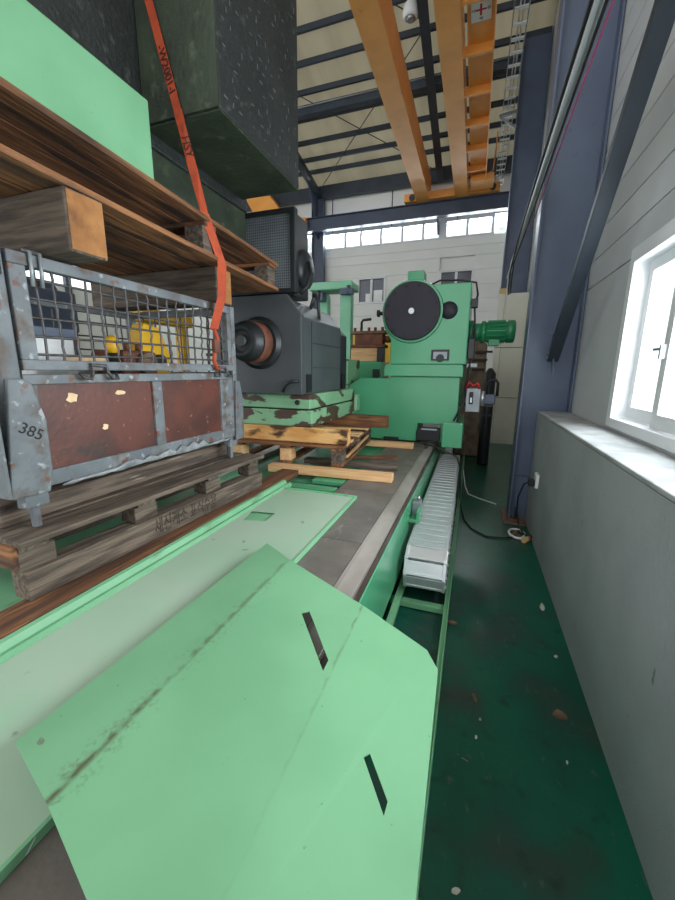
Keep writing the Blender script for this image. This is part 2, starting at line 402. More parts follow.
# clerestory: bright strip of windows under the crane beam
mulls = [-5.5, -4.7, -4.12, -3.4, -2.66, -1.96, -1.42, -1.24, -.56, .2]
cl = struct(finish('window_4', G().box(-5.55, .25, YF-.01, YF+.13, 5.97, 6.02).box(-5.55, .25, YF-.01, YF+.13, 6.47, 6.54), 'frame'))
for i, x in enumerate(mulls):
    finish('mullion', G().box(x-.04, x+.04, YF-.01, YF+.13, 6.02, 6.47), 'frame', cl)
for a, b in zip(mulls[:-1], mulls[1:]):
    if b-a > .3: finish('window_pane', G().box(a+.04, b-.04, YF+.05, YF+.06, 6.02, 6.47), 'glass', cl)
    else: finish('infill_panel', G().box(a+.04, b-.04, YF+.04, YF+.07, 6.02, 6.47), 'farpanel', cl)

wl = struct(finish('wall_left', G().box(-14.1, -14, -4, YF+.3, 0, 4.6).box(-14.1, -14, -4, YF+.3, 7.2, rz(-4)), 'farpanel'))
for y in (-3.9, -.4, 3.2, 6.8, 10.4, 13.9): finish('wall_post', G().box(-14.05, -13.9, y-.1, y+.1, 0, ROOF0), 'slate2', wl)
# ---- gable wall on the right: low plastered wall with ledge, panels and window
wd = struct(finish('wall_right', G().box(.69, 1.0, -2, 4.66, 0, 1.255), 'dwarf'))
finish('ledge_cap', G().box(.69, 1.0, -2, 4.66, 1.2555, 1.28), 'ledge', wd, .008)
WY0, WY1, WZ0, WZ1 = .55, 3.40, 1.33, 2.50
XW = 1.0
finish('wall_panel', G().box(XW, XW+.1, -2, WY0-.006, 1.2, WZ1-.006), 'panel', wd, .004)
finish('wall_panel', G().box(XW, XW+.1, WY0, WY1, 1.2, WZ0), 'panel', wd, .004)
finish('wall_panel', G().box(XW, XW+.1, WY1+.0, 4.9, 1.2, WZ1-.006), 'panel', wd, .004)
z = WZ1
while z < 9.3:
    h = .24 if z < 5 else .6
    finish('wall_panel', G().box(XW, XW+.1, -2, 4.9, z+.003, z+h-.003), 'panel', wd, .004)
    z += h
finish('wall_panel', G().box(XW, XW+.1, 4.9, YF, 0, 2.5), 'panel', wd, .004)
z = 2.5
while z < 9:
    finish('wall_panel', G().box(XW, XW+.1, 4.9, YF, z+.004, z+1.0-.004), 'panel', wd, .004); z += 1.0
wn = struct(finish('window_1', G().prism([(WY0-.05, WZ0-.03), (WY1+.03, WZ0-.03), (WY1+.03, WZ1+.05), (WY0-.05, WZ1+.05)], 0, .985, 1.14,
     holes=[[(WY0+.02, WZ0+.04), (WY1-.05, WZ0+.04), (WY1-.05, WZ1-.05), (WY0+.02, WZ1-.05)]]), 'frame', None, .004))
def sash(y0, y1, x0, x1, m='frame'):
    z0, z1 = WZ0+.045, WZ1-.055
    s = finish('sash', G().prism([(y0, z0), (y1, z0), (y1, z1), (y0, z1)], 0, x0, x1, holes=[[(y0+.075, z0+.085), (y1-.075, z0+.085), (y1-.075, z1-.075), (y0+.075, z1-.075)]]), m, wn, .004)
    finish('window_pane', G().box((x0+x1)/2-.004, (x0+x1)/2+.004, y0+.07, y1-.07, z0+.08, z1-.07), 'glass', s)
    return s
s1 = sash(2.72, 3.345, 1.08, 1.12); s2 = sash(1.7, 2.79, 1.03, 1.07, 'frame'); sash(.575, 1.78, 1.08, 1.12)
finish('sash_latch', G().box(1.0, 1.03, 2.735, 2.755, 1.78, 1.86), 'galv', s2)
finish('latch_lever', G().box(1.005, 1.02, 2.755, 2.86, 1.83, 1.845), 'galv', s2)

# ================================================================== STEEL COLUMNS, BRACE, RUNWAY
COLG = 'slate steel columns'
def h_column(name, label, x0, x1, yc, w, ztop, m, foot=True):
    t = thing(name, label, 'column', ((x0+x1)/2, yc, 0), group=COLG)
    finish('flange', G().box(x0, x0+.018, yc-w/2, yc+w/2, 0, ztop), m, t)
    finish('flange', G().box(x1-.018, x1, yc-w/2, yc+w/2, 0, ztop), m, t)
    finish('web', G().box(x0+.018, x1-.018, yc-.008, yc+.008, 0, ztop), m, t)
    if foot:
        finish('base_plate', G().box(x0-.06, x1-.31, yc-w/2-.12, yc+w/2+.05, 0, .02), 'debris', t)
        for dx in (.08, .2):
            finish('anchor_bolt', G().cyl((x0+dx, yc-w/2+.02, .02), (x0+dx, yc-w/2+.02, .16), .011, 8), 'rubber', t)
    return t
c1 = h_column('steel_column', 'tall slate blue steel column standing at the end of the low grey wall', .5, .99, 4.72, .26, rz(4.7)-.2, 'slate')
finish('stiffener_seam', G().box(.52, .97, 4.702, 4.712, .52, .526), 'slate2', c1)
c2 = h_column('steel_column', 'far slate steel column rising behind the beige partition', .44, .99, 10.3, .3, rz(10.3)-.2, 'slate', False)
c3 = h_column('steel_column', 'dark blue steel column against the far wall at the left end of the bright window strip', -5.86, -5.42, 13.75, .2, 7.7, 'slate2', False)
# far column knee
finish('knee_bracket', G().prism([(13.65, 6.6), (13.65, 7.7), (12.5, 7.85), (12.9, 7.65)], 0, -5.66, -5.62), 'slate2', c3)
# diagonal wall brace
A = Vector((.76, 4.57, 1.83)); B = Vector((.76, 2.35, 3.80)); d = (B-A)
B2 = A + d*1.4
br = thing('diagonal_brace', 'dark slate diagonal steel brace crossing in front of the column beside the window', 'brace', A)
finish('brace_tube', G().bar(A, B2, .07, .105, up=(1, 0, 0)), 'navy', br, .006)
finish('gusset_plate', G().prism([(4.46, 1.66), (4.71, 1.9), (4.71, 2.1), (4.55, 2.0)], 0, .755, .765), 'slate', br)
for q in (.03, .1):
    p = A + d.normalized()*q; finish('gusset_bolt', G().cyl(p+Vector((-.06, 0, 0)), p+Vector((-.035, 0, 0)), .014, 6), 'galv', br)
# conduits along the gable wall
def run(name, label, cat, pts, r, m): return tag(finish(name, G().tube(pts, r), m), label, cat)
run('steel_conduit', 'thick grey conduit running past the slate column toward the far end', 'conduit',
    [(.455, .2, 3.56), (.455, 2.5, 3.55), (.455, 4.6, 3.5), (.455, 6.2, 3.46), (.46, 8.2, 3.42)], .026, 'greycable')
run('black_cable', 'black cable strapped along the thick grey conduit', 'cable', [(.425, .2, 3.60), (.425, 2.5, 3.59), (.425, 4.6, 3.54), (.425, 6.4, 3.44), (.43, 7.2, 3.3), (.43, 7.3, 3.05), (.45, 7.5, 3.0)], .012, 'cable')
run('black_cable', 'thinner black cable below the thick grey conduit, sagging at its far end', 'cable', [(.475, .2, 3.50), (.475, 3, 3.49), (.47, 5.5, 3.42), (.43, 6.6, 3.28), (.44, 6.9, 3.02), (.46, 7.2, 2.96)], .010, 'cable')
run('pink_cable', 'thin pink cable running beside the grey conduit on the column', 'cable', [(.49, .2, 3.47), (.485, 2.4, 3.42), (.48, 3.4, 3.38), (.48, 4.5, 3.33), (.48, 5.2, 3.3)], .006, 'pink')
run('white_conduit', 'thin white conduit running along the black cables on the column', 'conduit', [(.455, .2, 3.64), (.455, 4.6, 3.59), (.455, 7.6, 3.53), (.47, 8.3, 3.4), (.47, 8.3, 2.9)], .011, 'white')

# runway beam on the far side
rb = thing('crane_runway_beam', 'dark blue crane runway beam along the far wall above the window strip', 'beam', (-6, 13.45, 6.5))
finish('web_plate', G().box(-13.5, .95, 13.44, 13.46, 6.47, 6.86), 'slate2', rb)
finish('bottom_flange', G().box(-13.5, .95, 13.34, 13.56, 6.45, 6.475), 'slate2', rb)
finish('top_flange', G().box(-13.5, .95, 13.34, 13.56, 6.86, 6.88), 'slate2', rb)
finish('rail', G().box(-13.5, .95, 13.42, 13.48, 6.88, 6.9), 'navy', rb)
for x in (-5.65, -1.47, .7): finish('bracket', G().prism([(13.5, 6.45), (14.0, 6.45), (14.0, 6.1)], 0, x-.03, x+.03), 'slate2', rb)

# overhead crane
cr = thing('overhead_crane', 'orange double girder overhead crane spanning the hall under the roof', 'crane', (-1.2, 8, 7.1))
GB = 6.9
def girder(x0, x1, h):
    g = finish('girder', G().prism([(.5, GB), (13.6, GB), (13.6, GB+h), (.5, GB+h)], 0, x0, x1), 'orange', cr)
    finish('bottom_flange', G().box(x0-.03, x1+.03, .5, 13.6, GB-.015, GB), 'orange', g)
girder(-2.08, -1.74, .72); girder(-.93, -.62, .72)
finish('end_truck', G().box(-2.5, .3, 13.2, 13.6, 6.905, 7.12), 'orange', cr, .01)
for x in (-2.25, .1): finish('truck_wheel', G().cyl((x, 13.15, 6.99), (x, 13.2, 6.99), .09, 16), 'navy', cr)
y = 1.2
wk = None
ribs = [13.0, 11.9, 10.9, 9.9, 8.9, 7.9, 6.9, 5.9, 4.9, 3.9]
for a, b in zip(ribs[:-1], ribs[1:]):
    finish('walkway_plate', G().box(-.52, -.12, b+.03, a-.03, GB+.13, GB+.14), 'orange', cr)
    finish('walkway_rib', G().box(-.6, -.12, a-.03, a+.03, GB-.0, GB+.14), 'orange', cr)
    finish('walkway_plate', G().box(-.12, -.1, b, a, GB-.02, GB+.2), 'orange', cr)
finish('cable_post', G().tube([(-.1, 12.5, 7.05), (.06, 12.45, 7.1), (.1, 12.4, 7.6), (.1, 12.4, 8.0)], .02, 6), 'orange', cr)
finish('drive_box', G().box(-.5, .1, 12.3, 12.9, GB-.06, GB+.1), 'orange', cr, .01)
sg = finish('direction_sign', G().box(-.46, -.17, 7.0, 7.42, GB+.11, GB+.12), 'white', cr)
zz = GB+.108
finish('red_cross', G().box(-.335, -.305, 7.11, 7.31, zz-.001, zz).box(-.40, -.24, 7.195, 7.225, zz-.0015, zz-.0005), 'red', sg)
for (x, yy, ch) in ((-.315, 7.365, '북'), (-.315, 7.05, '남'), (-.43, 7.21, '서'), (-.205, 7.21, '동')):
    text('sign_letter', ch, .07, 'ink', sg, (x, yy, zz), (1, 0, 0), (0, -1, 0))
# second orange truck further along the runway and red-orange stop
o = thing('crane_end_truck', 'orange crane end carriage seen under the black casting', 'crane part', (-7.1, 13.4, 6.9))
finish('carriage_body', G().prism([(-7.87, 6.91), (-6.86, 6.91), (-6.86, 7.2), (-7.36, 7.81), (-8.39, 7.94), (-8.0, 7.3)], 1, 13.2, 13.6), 'orange', o, .01)
finish('buffer', G().cyl((-6.64, 13.4, 7.05), (-6.5, 13.4, 7.05), .06, 12), 'rubber', o)
o = thing('rail_end_stop', 'small orange red stop block on the runway beam beside the far column', 'rail stop', (-6.05, 13.3, 6.55))
finish('stop_block', G().box(-6.2, -5.88, 13.15, 13.33, 6.55, 6.85), 'orange', o, .01)
finish('stop_buffer', G().cyl((-6.02, 13.15, 6.7), (-6.02, 13.06, 6.7), .09, 14), 'red', o)
# cable ladder along the gable side
ld = thing('cable_ladder', 'galvanised cable ladder running beside the orange walkway toward the far wall', 'cable tray', (.26, 8, 7.2))
for x in (.15, .37): finish('side_rail', G().box(x-.008, x+.008, 3, 13.7, 7.2, 7.26), 'galv', ld)
for x in (.24, .29): finish('tray_cable', G().tube([(x, 3, 7.235), (x, 8, 7.232), (x, 13.7, 7.235)], .012, 6), 'greycable', ld)
rg = None
for i in range(36):
    c = (.26, 3.15+i*.3, 7.21)
    if rg is None: rg = finish('rung', G().box(.158, .362, 3.12, 3.18, 7.2, 7.22), 'white', ld)
    else: copy_part(rg, ld, c)
o = thing('ladder_bracket', 'pale steel bracket arm holding the cable ladder off the far column', 'bracket', (.3, 10.15, 7.05))
finish('arm', G().bar((.1, 10.1, 7.1), (.44, 10.15, 7.16), .06, .06), 'galv', o); finish('strut', G().bar((.12, 10.1, 7.08), (.44, 10.15, 6.85), .04, .04), 'galv', o)
# lamps
def lamp(x, y, z, label, s=1.0):
    t = thing('high_bay_lamp', label, 'lamp', (x, y, z), group='hall lamps')
    finish('dome', G().lathe((x, y, z), (0, 0, 1), [(0, .02), (0, .12*s), (.05*s, .16*s), (.2*s, .15*s), (.3*s, .07*s), (.34*s, .04*s)], 20), 'lampglass', t)
    finish('lens', G().lathe((x, y, z-.03), (0, 0, 1), [(0, .05*s), (.03, .1*s)], 16), 'steel', t)
    finish('hanger', G().cyl((x, y, z+.34*s), (x, y, rz(y)-.1), .012, 6), 'navy', t)
lamp(-1.72, 9.0, 8.5, 'pale dome lamp hanging between the two crane girders')
lamp(-5.75, 12.0, 7.5, 'small pale lamp hanging beside the edge of the black casting', .7)

# ================================================================== MACHINE BED
bed = thing('machine_bed', 'long green machine bed with worn grey slideways running down the hall', 'machine bed', (-1.3, 3.5, 0))
finish('bed_casting', G().prism([(-2.6, 0), (-.47, 0), (-.47, .12), (-.42, .2), (-.42, .64), (-.46, .70), (-.5, .70), (-2.6, .70)], 1, -1.2, 8.5), 'green', bed, .01)
ys = [-1.2, .1, 1.02, 1.905, 2.82, 3.75, 4.7, 5.6, 6.6, 7.6, 8.4]
for a, b in zip(ys[:-1], ys[1:]):
    finish('way_slab', G().box(-.98, -.525, a+.003, b-.003, .702, .75), 'bedtop', bed, .003)
finish('slideway', G().prism([(-.522, .702), (-.43, .702), (-.43, .728), (-.50, .752), (-.522, .752)], 1, -1.2, 8.4), 'way', bed, .003)
finish('slideway_side', G().box(-.452, -.424, -1.2, 8.4, .61, .70), 'waydark', bed)
finish('slideway', G().box(-2.5, -2.2, -1.2, 8.4, .702, .75), 'way', bed)
finish('cross_rib', G().box(-1.9, -1.0, 2.75, 2.85, .702, .745), 'green', bed, .004)
finish('cross_rib', G().box(-1.3, -1.0, 3.0, 3.3, .702, .74), 'green', bed, .006)
finish('bed_deck', G().box(-2.2, -1.64, -.9, 2.7, .702, .74), 'traylip', bed)
finish('deck_gap', G().box(-1.5, -1.0, 2.87, 2.99, .701, .704), 'darkbox', bed)
sb = finish('switch_bracket', G().box(-.42, -.33, 2.98, 3.1, .47, .495).box(-.36, -.33, 2.98, 3.1, .495, .57), 'green', bed, .004)
finish('limit_switch', G().box(-.415, -.345, 3.12, 3.24, .47, .6), 'galv', sb, .004)
finish('switch_roller', G().cyl((-.37, 3.18, .6), (-.37, 3.18, .64), .015, 8), 'steel', sb)
o = board('rust_brown_beam', None, -1.62, -1.452, .2, 3.05, .742, .80, 'rustwood', .006)
tag(o, 'long rust brown wooden beam lying under the weathered pallet beside the tray', 'beam')

# drip tray with raised rim and a rhombus cut-out
tr = thing('drip_tray', 'long faded mint sheet metal tray lying on the machine bed', 'tray', (-1.1, 1.2, .75))
rh = [at(243, 520, .769), at(252, 511, .769), at(275, 513, .769), at(266, 521, .769)]
finish('tray_floor', G().prism([(-1.36, -.4), (-.772, -.4), (-.772, 2.585), (-1.36, 2.585)], 2, .766, .769, holes=[[(p.x, p.y) for p in rh]]), 'tray', tr)
finish('rim', G().prism([(-1.448, .752), (-1.36, .752), (-1.36, .772), (-1.375, .784), (-1.385, .775), (-1.405, .775), (-1.415, .80), (-1.435, .803), (-1.448, .795)], 1, -.4, 2.72), 'traylip', tr)
finish('rim', G().prism([(-.776, .769), (-.774, .752), (-.764, .752), (-.764, .776), (-.772, .778)], 1, -.4, 2.6), 'traylip', tr)
finish('rim', G().box(-1.36, -.757, 2.585, 2.60, .752, .782), 'traylip', tr, .003)
finish('tray_underside', G().box(-1.34, -.79, -.38, 2.57, .752, .756), 'traylip', tr)
finish('side_slot', G().prism([(.33, .755), (.35, .772), (.352, .772), (.335, .755)], 0, -.764, -.7635), 'white', tr)

# front sheet: bent guard plate with slots
def sheet():
    Zl, Z1, Z2, Zr = .818, .852, .852, .828
    TL, F1a, F2a, R1, R2 = at(267, 543, Zl+.005), at(290, 560, Z1), at(364, 606, Z2), at(427, 650, Zr+.005), at(438, 670, Zr)
    BL, F1b = at(15, 742, Zl), at(48, 806, Z1)
    xL1 = F1a.x; x2 = F2a.x
    nd = (at(87, 900, Z1) - F1b); nd = nd/nd.x
    F2b = F1b + nd*(x2-F1b.x); F2b.z = Z2
    Rb = F1b + nd*(R2.x+.015-F1b.x); Rb.z = Zr
    hole = [at(40.5+4.2*math.cos(t)*1.0+1.2*math.sin(t), 741-4.5*math.sin(t), Zl+.01) for t in [i*math.pi/6 for i in range(12)]]
    s1 = [at(301.5, 613, Z1), at(309.5, 611, Z1), at(328.5, 660, Z1), at(323, 671, Z1)]
    s2 = [at(363.5, 755, .845), at(370, 751, .845), at(388, 797, .845), at(384, 812, .845)]
    secs = [([BL, F1b, F1a, TL], [hole]), ([F1b, F2b, F2a, F1a], [s1]), ([F2b, Rb, R2, R1, F2a], [s2])]
    g = G(); T = .003
    def planez(loop):
        a, b, c = loop[0], loop[1], loop[2]; n = (b-a).cross(c-a)
        return lambda p: a.z - (n.x*(p.x-a.x) + n.y*(p.y-a.y))/n.z
    for loop, hs in secs:
        pz = planez(loop); loops = [loop] + hs; flat = []
        for l in loops:
            for p in l: flat.append(Vector((p.x, p.y, pz(p) if l is not loop else p.z)))
        n = len(flat); k = len(g.v); g.v += flat + [p - Vector((0, 0, T)) for p in flat]
        for t in tessellate_polygon([[Vector((p.x, p.y, 0)) for p in l] for l in loops]):
            g.f.append([k+i for i in t]); g.s.append(False); g.f.append([k+n+i for i in reversed(t)]); g.s.append(False)
        o = len(loop)
        for h in hs:
            m = len(h)
            for i in range(m):
                j = (i+1) % m; g.f.append([k+o+i, k+o+j, k+n+o+j, k+n+o+i]); g.s.append(False)
            o += m
    # outer edge thickness and right flange
    ring = [BL, F1b, F2b, Rb, R2, R1, F2a, F1a, TL]; k = len(g.v); n = len(ring)
    g.v += ring + [p - Vector((0, 0, T)) for p in ring]
    for i in range(n):
        j = (i+1) % n; g.f.append([k+i, k+j, k+n+j, k+n+i]); g.s.append(False)
    fl = G().hexa([Rb+Vector((-.004, 0, -.04)), Rb+Vector((0, 0, -.04)), R2+Vector((0, 0, -.04)), R2+Vector((-.004, 0, -.04)), Rb+Vector((-.004, 0, -.003)), Rb+Vector((0, 0, -.003)), R2+Vector((0, 0, -.003)), R2+Vector((-.004, 0, -.003))])
    return g, fl
g, fl = sheet()
gp = thing('guard_sheet', 'big mint green bent metal sheet with two slanted slots in the foreground', 'metal sheet', (-.48, .8, .82))
finish('sheet_panel', g, 'sheet', gp, origin=(0, 0, 0))
finish('edge_flange', fl, 'traylip', gp)
o = finish('support_post', G().box(-.33, -.26, .5, .56, .0, .84), 'green', gp)   # leg that keeps the sheet level over the chain trough

# ================================================================== CABLE CHAIN AND TROUGH
tg = thing('chain_trough', 'pale green rails and cross bars on the floor carrying the cable chain', 'trough', (-.25, 3, 0))
for x0, x1 in ((-.415, -.375), (-.075, -.04)):
    finish('rail', G().box(x0, x1, .3, 7.8, .05, .09).box(x1-.008 if x1 > -.2 else x0, x1 if x1 > -.2 else x0+.008, .3, 7.8, .0, .12), 'traylip', tg, .003)
for y in (.7, 1.6, 2.5, 3.4, 4.3): finish('cross_bar', G().box(-.46, -.06, y, y+.06, .01, .05), 'traylip', tg, .003)
ch = thing('cable_chain', 'wide silver cable chain looping on the floor beside the machine bed', 'cable chain', (-.22, 4, .1))
XC, HW, PIT_ = -.225, .135, .112
RZ, RR = .275, .155
path = []
y = 6.0
YL = 2.66
s_tot = 0
def chain_pos(s):
    top = 6.0-YL
    if s < top: return (6.0-s, RZ+RR, 0.0)
    s -= top
    if s < math.pi*RR:
        t = s/RR; return (YL - RR*math.sin(t), RZ+RR*math.cos(t), t)
    s -= math.pi*RR
    return (YL+s, RZ-RR, math.pi)
lk = None
n = int((6.0-YL+math.pi*RR+2.0)/PIT_)
for i in range(n):
    y, z, t = chain_pos((i+.5)*PIT_)
    x = XC - (y-2.6)*.009
    if lk is None:
        p = PIT_
        g = G().box(-HW, HW, -p/2+.006, p/2-.012, -.008, .004).box(-HW, HW, -p/2-.002, -p/2+.02, -.012, .009)
        for sx in (-1, 1):
            g.box(sx*HW-.012, sx*HW+.012, -p/2-.012, p/2-.006, -.06, .008)
            g.cyl((sx*(HW+.012), -p/2+.01, -.028), (sx*(HW+.018), -p/2+.01, -.028), .015, 8)
        lk = finish('link', g, 'alu', ch, .003, origin=(0, 0, 0)); q = lk
        lk.location = Vector((x, y, z)) - ORG[ch.name]
    else:
        q = copy_part(lk, ch, (x, y, z))
    q.rotation_euler = (t, 0, .009)

# ================================================================== HEADSTOCK
hs = thing('headstock', 'green machine headstock with a large black disc cover', 'machine', (-.8, 5.2, .75))
Y0 = 5.05
finish('lower_body', G().prism([(-1.62, .78), (-.66, .78), (-.66, 1.02), (-.36, 1.02), (-.36, .78), (-.3, .78), (-.16, 1.05), (-.16, 1.63), (-1.05, 1.63), (-1.05, 1.60), (-1.46, 1.60), (-1.62, 1.5)], 1, Y0, 5.7), 'green', hs, .012)
finish('saddle_rear', G().box(-1.02, -.16, 5.701, 7.0, 1.03, 1.63), 'green', hs, .01)
finish('skirt', G().box(-.33, -.08, Y0-.1, Y0+.9, .74, 1.06), 'green', hs, .012)
finish('ledge', G().prism([(-1.12, 1.632), (-.13, 1.632), (-.13, 1.74), (-.14, 1.78), (-1.1, 1.78), (-1.12, 1.74)], 1, Y0-.05, 6.9), 'green', hs, .008)
up = finish('upper_body', G().prism([(-1.06, 1.782), (-.105, 1.782), (-.105, 2.74), (-.86, 2.74), (-1.0, 2.69), (-1.14, 2.55), (-1.17, 2.4), (-1.15, 2.24), (-1.06, 2.1)], 1, Y0, 6.6), 'green', hs, .015)
finish('boss_ring', G().lathe((-.795, Y0, 2.43), (0, -1, 0), [(0, .385), (.03, .375), (.03, .34)], 40), 'green', up)
dc = finish('disc_cover', G().lathe((-.795, Y0-.03, 2.43), (0, -1, 0), [(0, .35), (.035, .35), (.045, .34), (.045, .0)], 48), 'facecover', hs)
for k in range(12):
    t = math.radians(15+k*30); x = -.795+.31*math.cos(t); z = 2.43+.31*math.sin(t)
    finish('disc_bolt', G().cyl((x, Y0-.06, z), (x, Y0-.088, z), .018, 8), 'rubber', dc)
finish('disc_hub', G().lathe((-.795, Y0-.07, 2.43), (0, -1, 0), [(0, .04), (.018, .035), (.018, 0)], 20), 'alu', dc)
finish('round_cap', G().lathe((-.35, Y0, 2.43), (0, -1, 0), [(0, .105), (.025, .1), (.03, 0)], 28), 'facecover', hs)
finish('top_neck', G().box(-.95, -.73, 5.5, 5.75, 2.742, 3.02), 'green', hs, .008)
rc = finish('gauge_recess', G().prism([(-.53, 1.83), (-.31, 1.83), (-.31, 1.965), (-.53, 1.965)], 1, Y0-.015, Y0+.0, holes=[[(-.505, 1.85), (-.335, 1.85), (-.335, 1.94), (-.505, 1.94)]]), 'black', hs)
finish('gauge_plate', G().box(-.505, -.335, Y0-.006, Y0-.001, 1.85, 1.94), 'galv', rc)
finish('gauge_dial', G().lathe((-.42, Y0-.006, 1.86), (0, -1, 0), [(0, .05), (.012, .045), (.012, 0)], 20), 'black', rc)
finish('way_wiper', G().prism([(-.66, .80), (-.36, .80), (-.36, .98), (-.62, .98), (-.66, .93)], 1, Y0-.04, Y0-.002), 'rubber', hs, .006)
finish('wiper_plate', G().box(-.6, -.4, Y0-.052, Y0-.04, .945, .965), 'galv', hs)
finish('side_knob', G().cyl((-1.17, Y0+.1, 2.44), (-1.24, Y0+.1, 2.44), .025, 10).cyl((-1.24, Y0+.1, 2.44), (-1.27, Y0+.1, 2.44), .045, 12), 'black', hs)
finish('guide_foot', G().box(-1.1, -.9, Y0-.04, Y0+.1, .752, .82), 'rubber', hs)
finish('guide_foot', G().box(-1.6, -1.4, Y0-.04, Y0+.1, .752, .80), 'rubber', hs)
finish('hose', G().tube([(-.7, 5.3, 2.75), (-.5, 5.25, 2.82), (-.25, 5.2, 2.80), (-.06, 5.2, 2.76), (-.03, 5.2, 2.62), (-.06, 5.2, 2.5), (-.04, 5.2, 2.3), (-.07, 5.2, 2.0), (-.06, 5.2, 1.75), (-.1, 5.15, 1.5), (-.1, 5.0, 1.3), (-.2, 4.99, 1.08)], .012), 'cable', hs)
finish('hose', G().tube([(-.05, 5.25, 2.4), (-.03, 5.25, 2.1), (-.08, 5.2, 1.7), (-.07, 5.15, 1.45), (-.14, 4.99, 1.2), (-.16, 4.98, 1.07)], .01), 'cable', hs)
finish('cable_gland', G().box(-.1, -.02, 5.1, 5.2, 2.46, 2.56), 'black', hs, .006)
# motor on the headstock's side
dm = finish('drive_motor', G().lathe((.1, 5.45, 2.2), (1, 0, 0), [(0, .1), (.0, .125), (.24, .125), (.25, .14), (.33, .14), (.345, .12), (.345, .02)], 28), 'green_d', hs)
for k in range(14):
    t = 2*math.pi*k/14; yy = 5.45+.128*math.cos(t); zz = 2.2+.128*math.sin(t)
    finish('cooling_fin', G().bar((.12, yy, zz), (.33, yy, zz), .012, .03, up=(0, math.cos(t), math.sin(t))), 'green_d', dm)
finish('gear_housing', G().lathe((-.1, 5.45, 2.2), (1, 0, 0), [(0, .15), (.05, .15), (.06, .11), (.14, .11), (.15, .14), (.19, .14), (.2, .1)], 24), 'green_d', hs)
finish('terminal_box', G().box(.14, .27, 5.34, 5.44, 2.02, 2.1), 'green_d', dm, .006)
finish('valve_block', G().box(-.1, -.02, 5.15, 5.4, 1.85, 2.1), 'black', hs, .01)
finish('valve_block', G().box(-.1, .03, 5.2, 5.35, 1.75, 1.8), 'galv', hs, .006)
sw = thing('switch_box', 'small grey switch box with a dark handle hanging on the headstock side', 'switch box', (0, 5.1, 1.2))
finish('box_body', G().box(-.075, .095, 5.05, 5.2, 1.2, 1.49), 'galv', sw, .008)
finish('box_handle', G().box(-.035, .01, 5.02, 5.05, 1.30, 1.45), 'facecover', sw, .006)
finish('handle_insert', G().box(-.022, -.002, 5.012, 5.02, 1.32, 1.38), 'white', sw)
finish('fitting', G().box(.1, .27, 5.1, 5.2, 1.30, 1.42), 'slate2', sw, .01)
finish('fitting', G().cyl((.12, 5.08, 1.28), (.12, 5.08, 1.46), .03, 10), 'steel', sw)
finish('elbow_hose', G().tube([(.16, 5.15, 1.42), (.16, 5.15, 1.56), (.19, 5.15, 1.6), (.26, 5.15, 1.6), (.29, 5.15, 1.56), (.29, 5.15, 1.4)], .018), 'rubber', sw)
finish('red_lead', G().tube([(-.08, 5.1, 1.49), (-.04, 5.08, 1.57), (.0, 5.08, 1.52), (.05, 5.08, 1.56), (.08, 5.1, 1.49)], .016), 'red', sw)
finish('support_arm', G().box(-.16, .25, 5.2, 5.24, 1.26, 1.3), 'black', sw)

# ================================================================== THINGS BEHIND THE HEADSTOCK
gn = thing('green_gantry', 'pale green post and arm frame standing behind the black motor', 'frame', (-2, 5.9, 0))
finish('post', G().box(-2.03, -1.85, 5.8, 5.95, .752, 2.88), 'gantry', gn, .01)
finish('post', G().box(-2.42, -2.29, 5.95, 6.1, .752, 2.88), 'gantry', gn, .01)
finish('arm', G().box(-2.52, -1.82, 5.74, 6.12, 2.9, 3.02), 'gantry', gn, .02)
finish('clamp', G().box(-2.0, -1.8, 5.7, 5.8, 2.82, 2.9).cyl((-1.86, 5.72, 2.8), (-1.86, 5.72, 2.94), .03, 10), 'slate2', gn)
finish('clamp', G().box(-2.42, -2.3, 5.76, 5.94, 2.76, 2.88), 'slate2', gn)
finish('hanging_hook', G().tube([(-2.2, 5.4, 2.82), (-2.2, 5.35, 2.6), (-2.17, 5.35, 2.5), (-2.2, 5.35, 2.42), (-2.24, 5.35, 2.5)], .018), 'black', gn)
o = thing('green_side_panel', 'pale green cabinet standing left of the headstock body', 'cabinet', (-1.7, 5.3, .75))
finish('panel_body', G().box(-1.78, -1.63, 5.02, 5.6, .752, 1.85), 'palegreen', o, .01)
finish('panel_seam', G().box(-1.66, -1.65, 5.012, 5.02, .9, 1.8), 'traylip', o)
pd = thing('green_pedestal', 'green pedestal under the pale wood block', 'pedestal', (-1.55, 6, .75))
finish('pedestal_body', G().box(-1.84, -1.33, 5.75, 6.3, .752, 1.83), 'green', pd, .01)
finish('pedestal_foot', G().box(-1.46, -1.36, 5.7, 5.75, 1.55, 1.72), 'black', pd, .01)
o = board('wood_block', None, -1.84, -1.42, 5.8, 6.0, 1.835, 2.04, 'newwood', .008)
tag(o, 'pale wooden block standing on the green pedestal', 'wood block')
fx = thing('rusty_fixture', 'rusty bolted tool holder lying on the pale wood block', 'tool holder', (-1.6, 5.9, 2.04))
finish('fixture_base', G().box(-1.82, -1.3, 5.78, 6.02, 2.042, 2.09), 'rust', fx, .006)
finish('fixture_body', G().box(-1.78, -1.34, 5.8, 6.0, 2.09, 2.25), 'rust', fx, .01)
finish('fixture_plate', G().box(-1.84, -1.3, 5.78, 6.02, 2.25, 2.29), 'debris', fx, .006)
for x in (-1.78, -1.68, -1.56, -1.46, -1.35): finish('fixture_bolt', G().cyl((x, 5.82, 2.29), (x, 5.82, 2.34), .022, 8), 'rust', fx)
finish('fixture_handle', G().tube([(-1.7, 5.9, 2.29), (-1.7, 5.9, 2.43), (-1.68, 5.9, 2.46), (-1.55, 5.9, 2.47)], .02), 'black', fx)
finish('fixture_nose', G().cyl((-1.34, 5.9, 2.17), (-1.22, 5.9, 2.17), .05, 14), 'rust', fx)
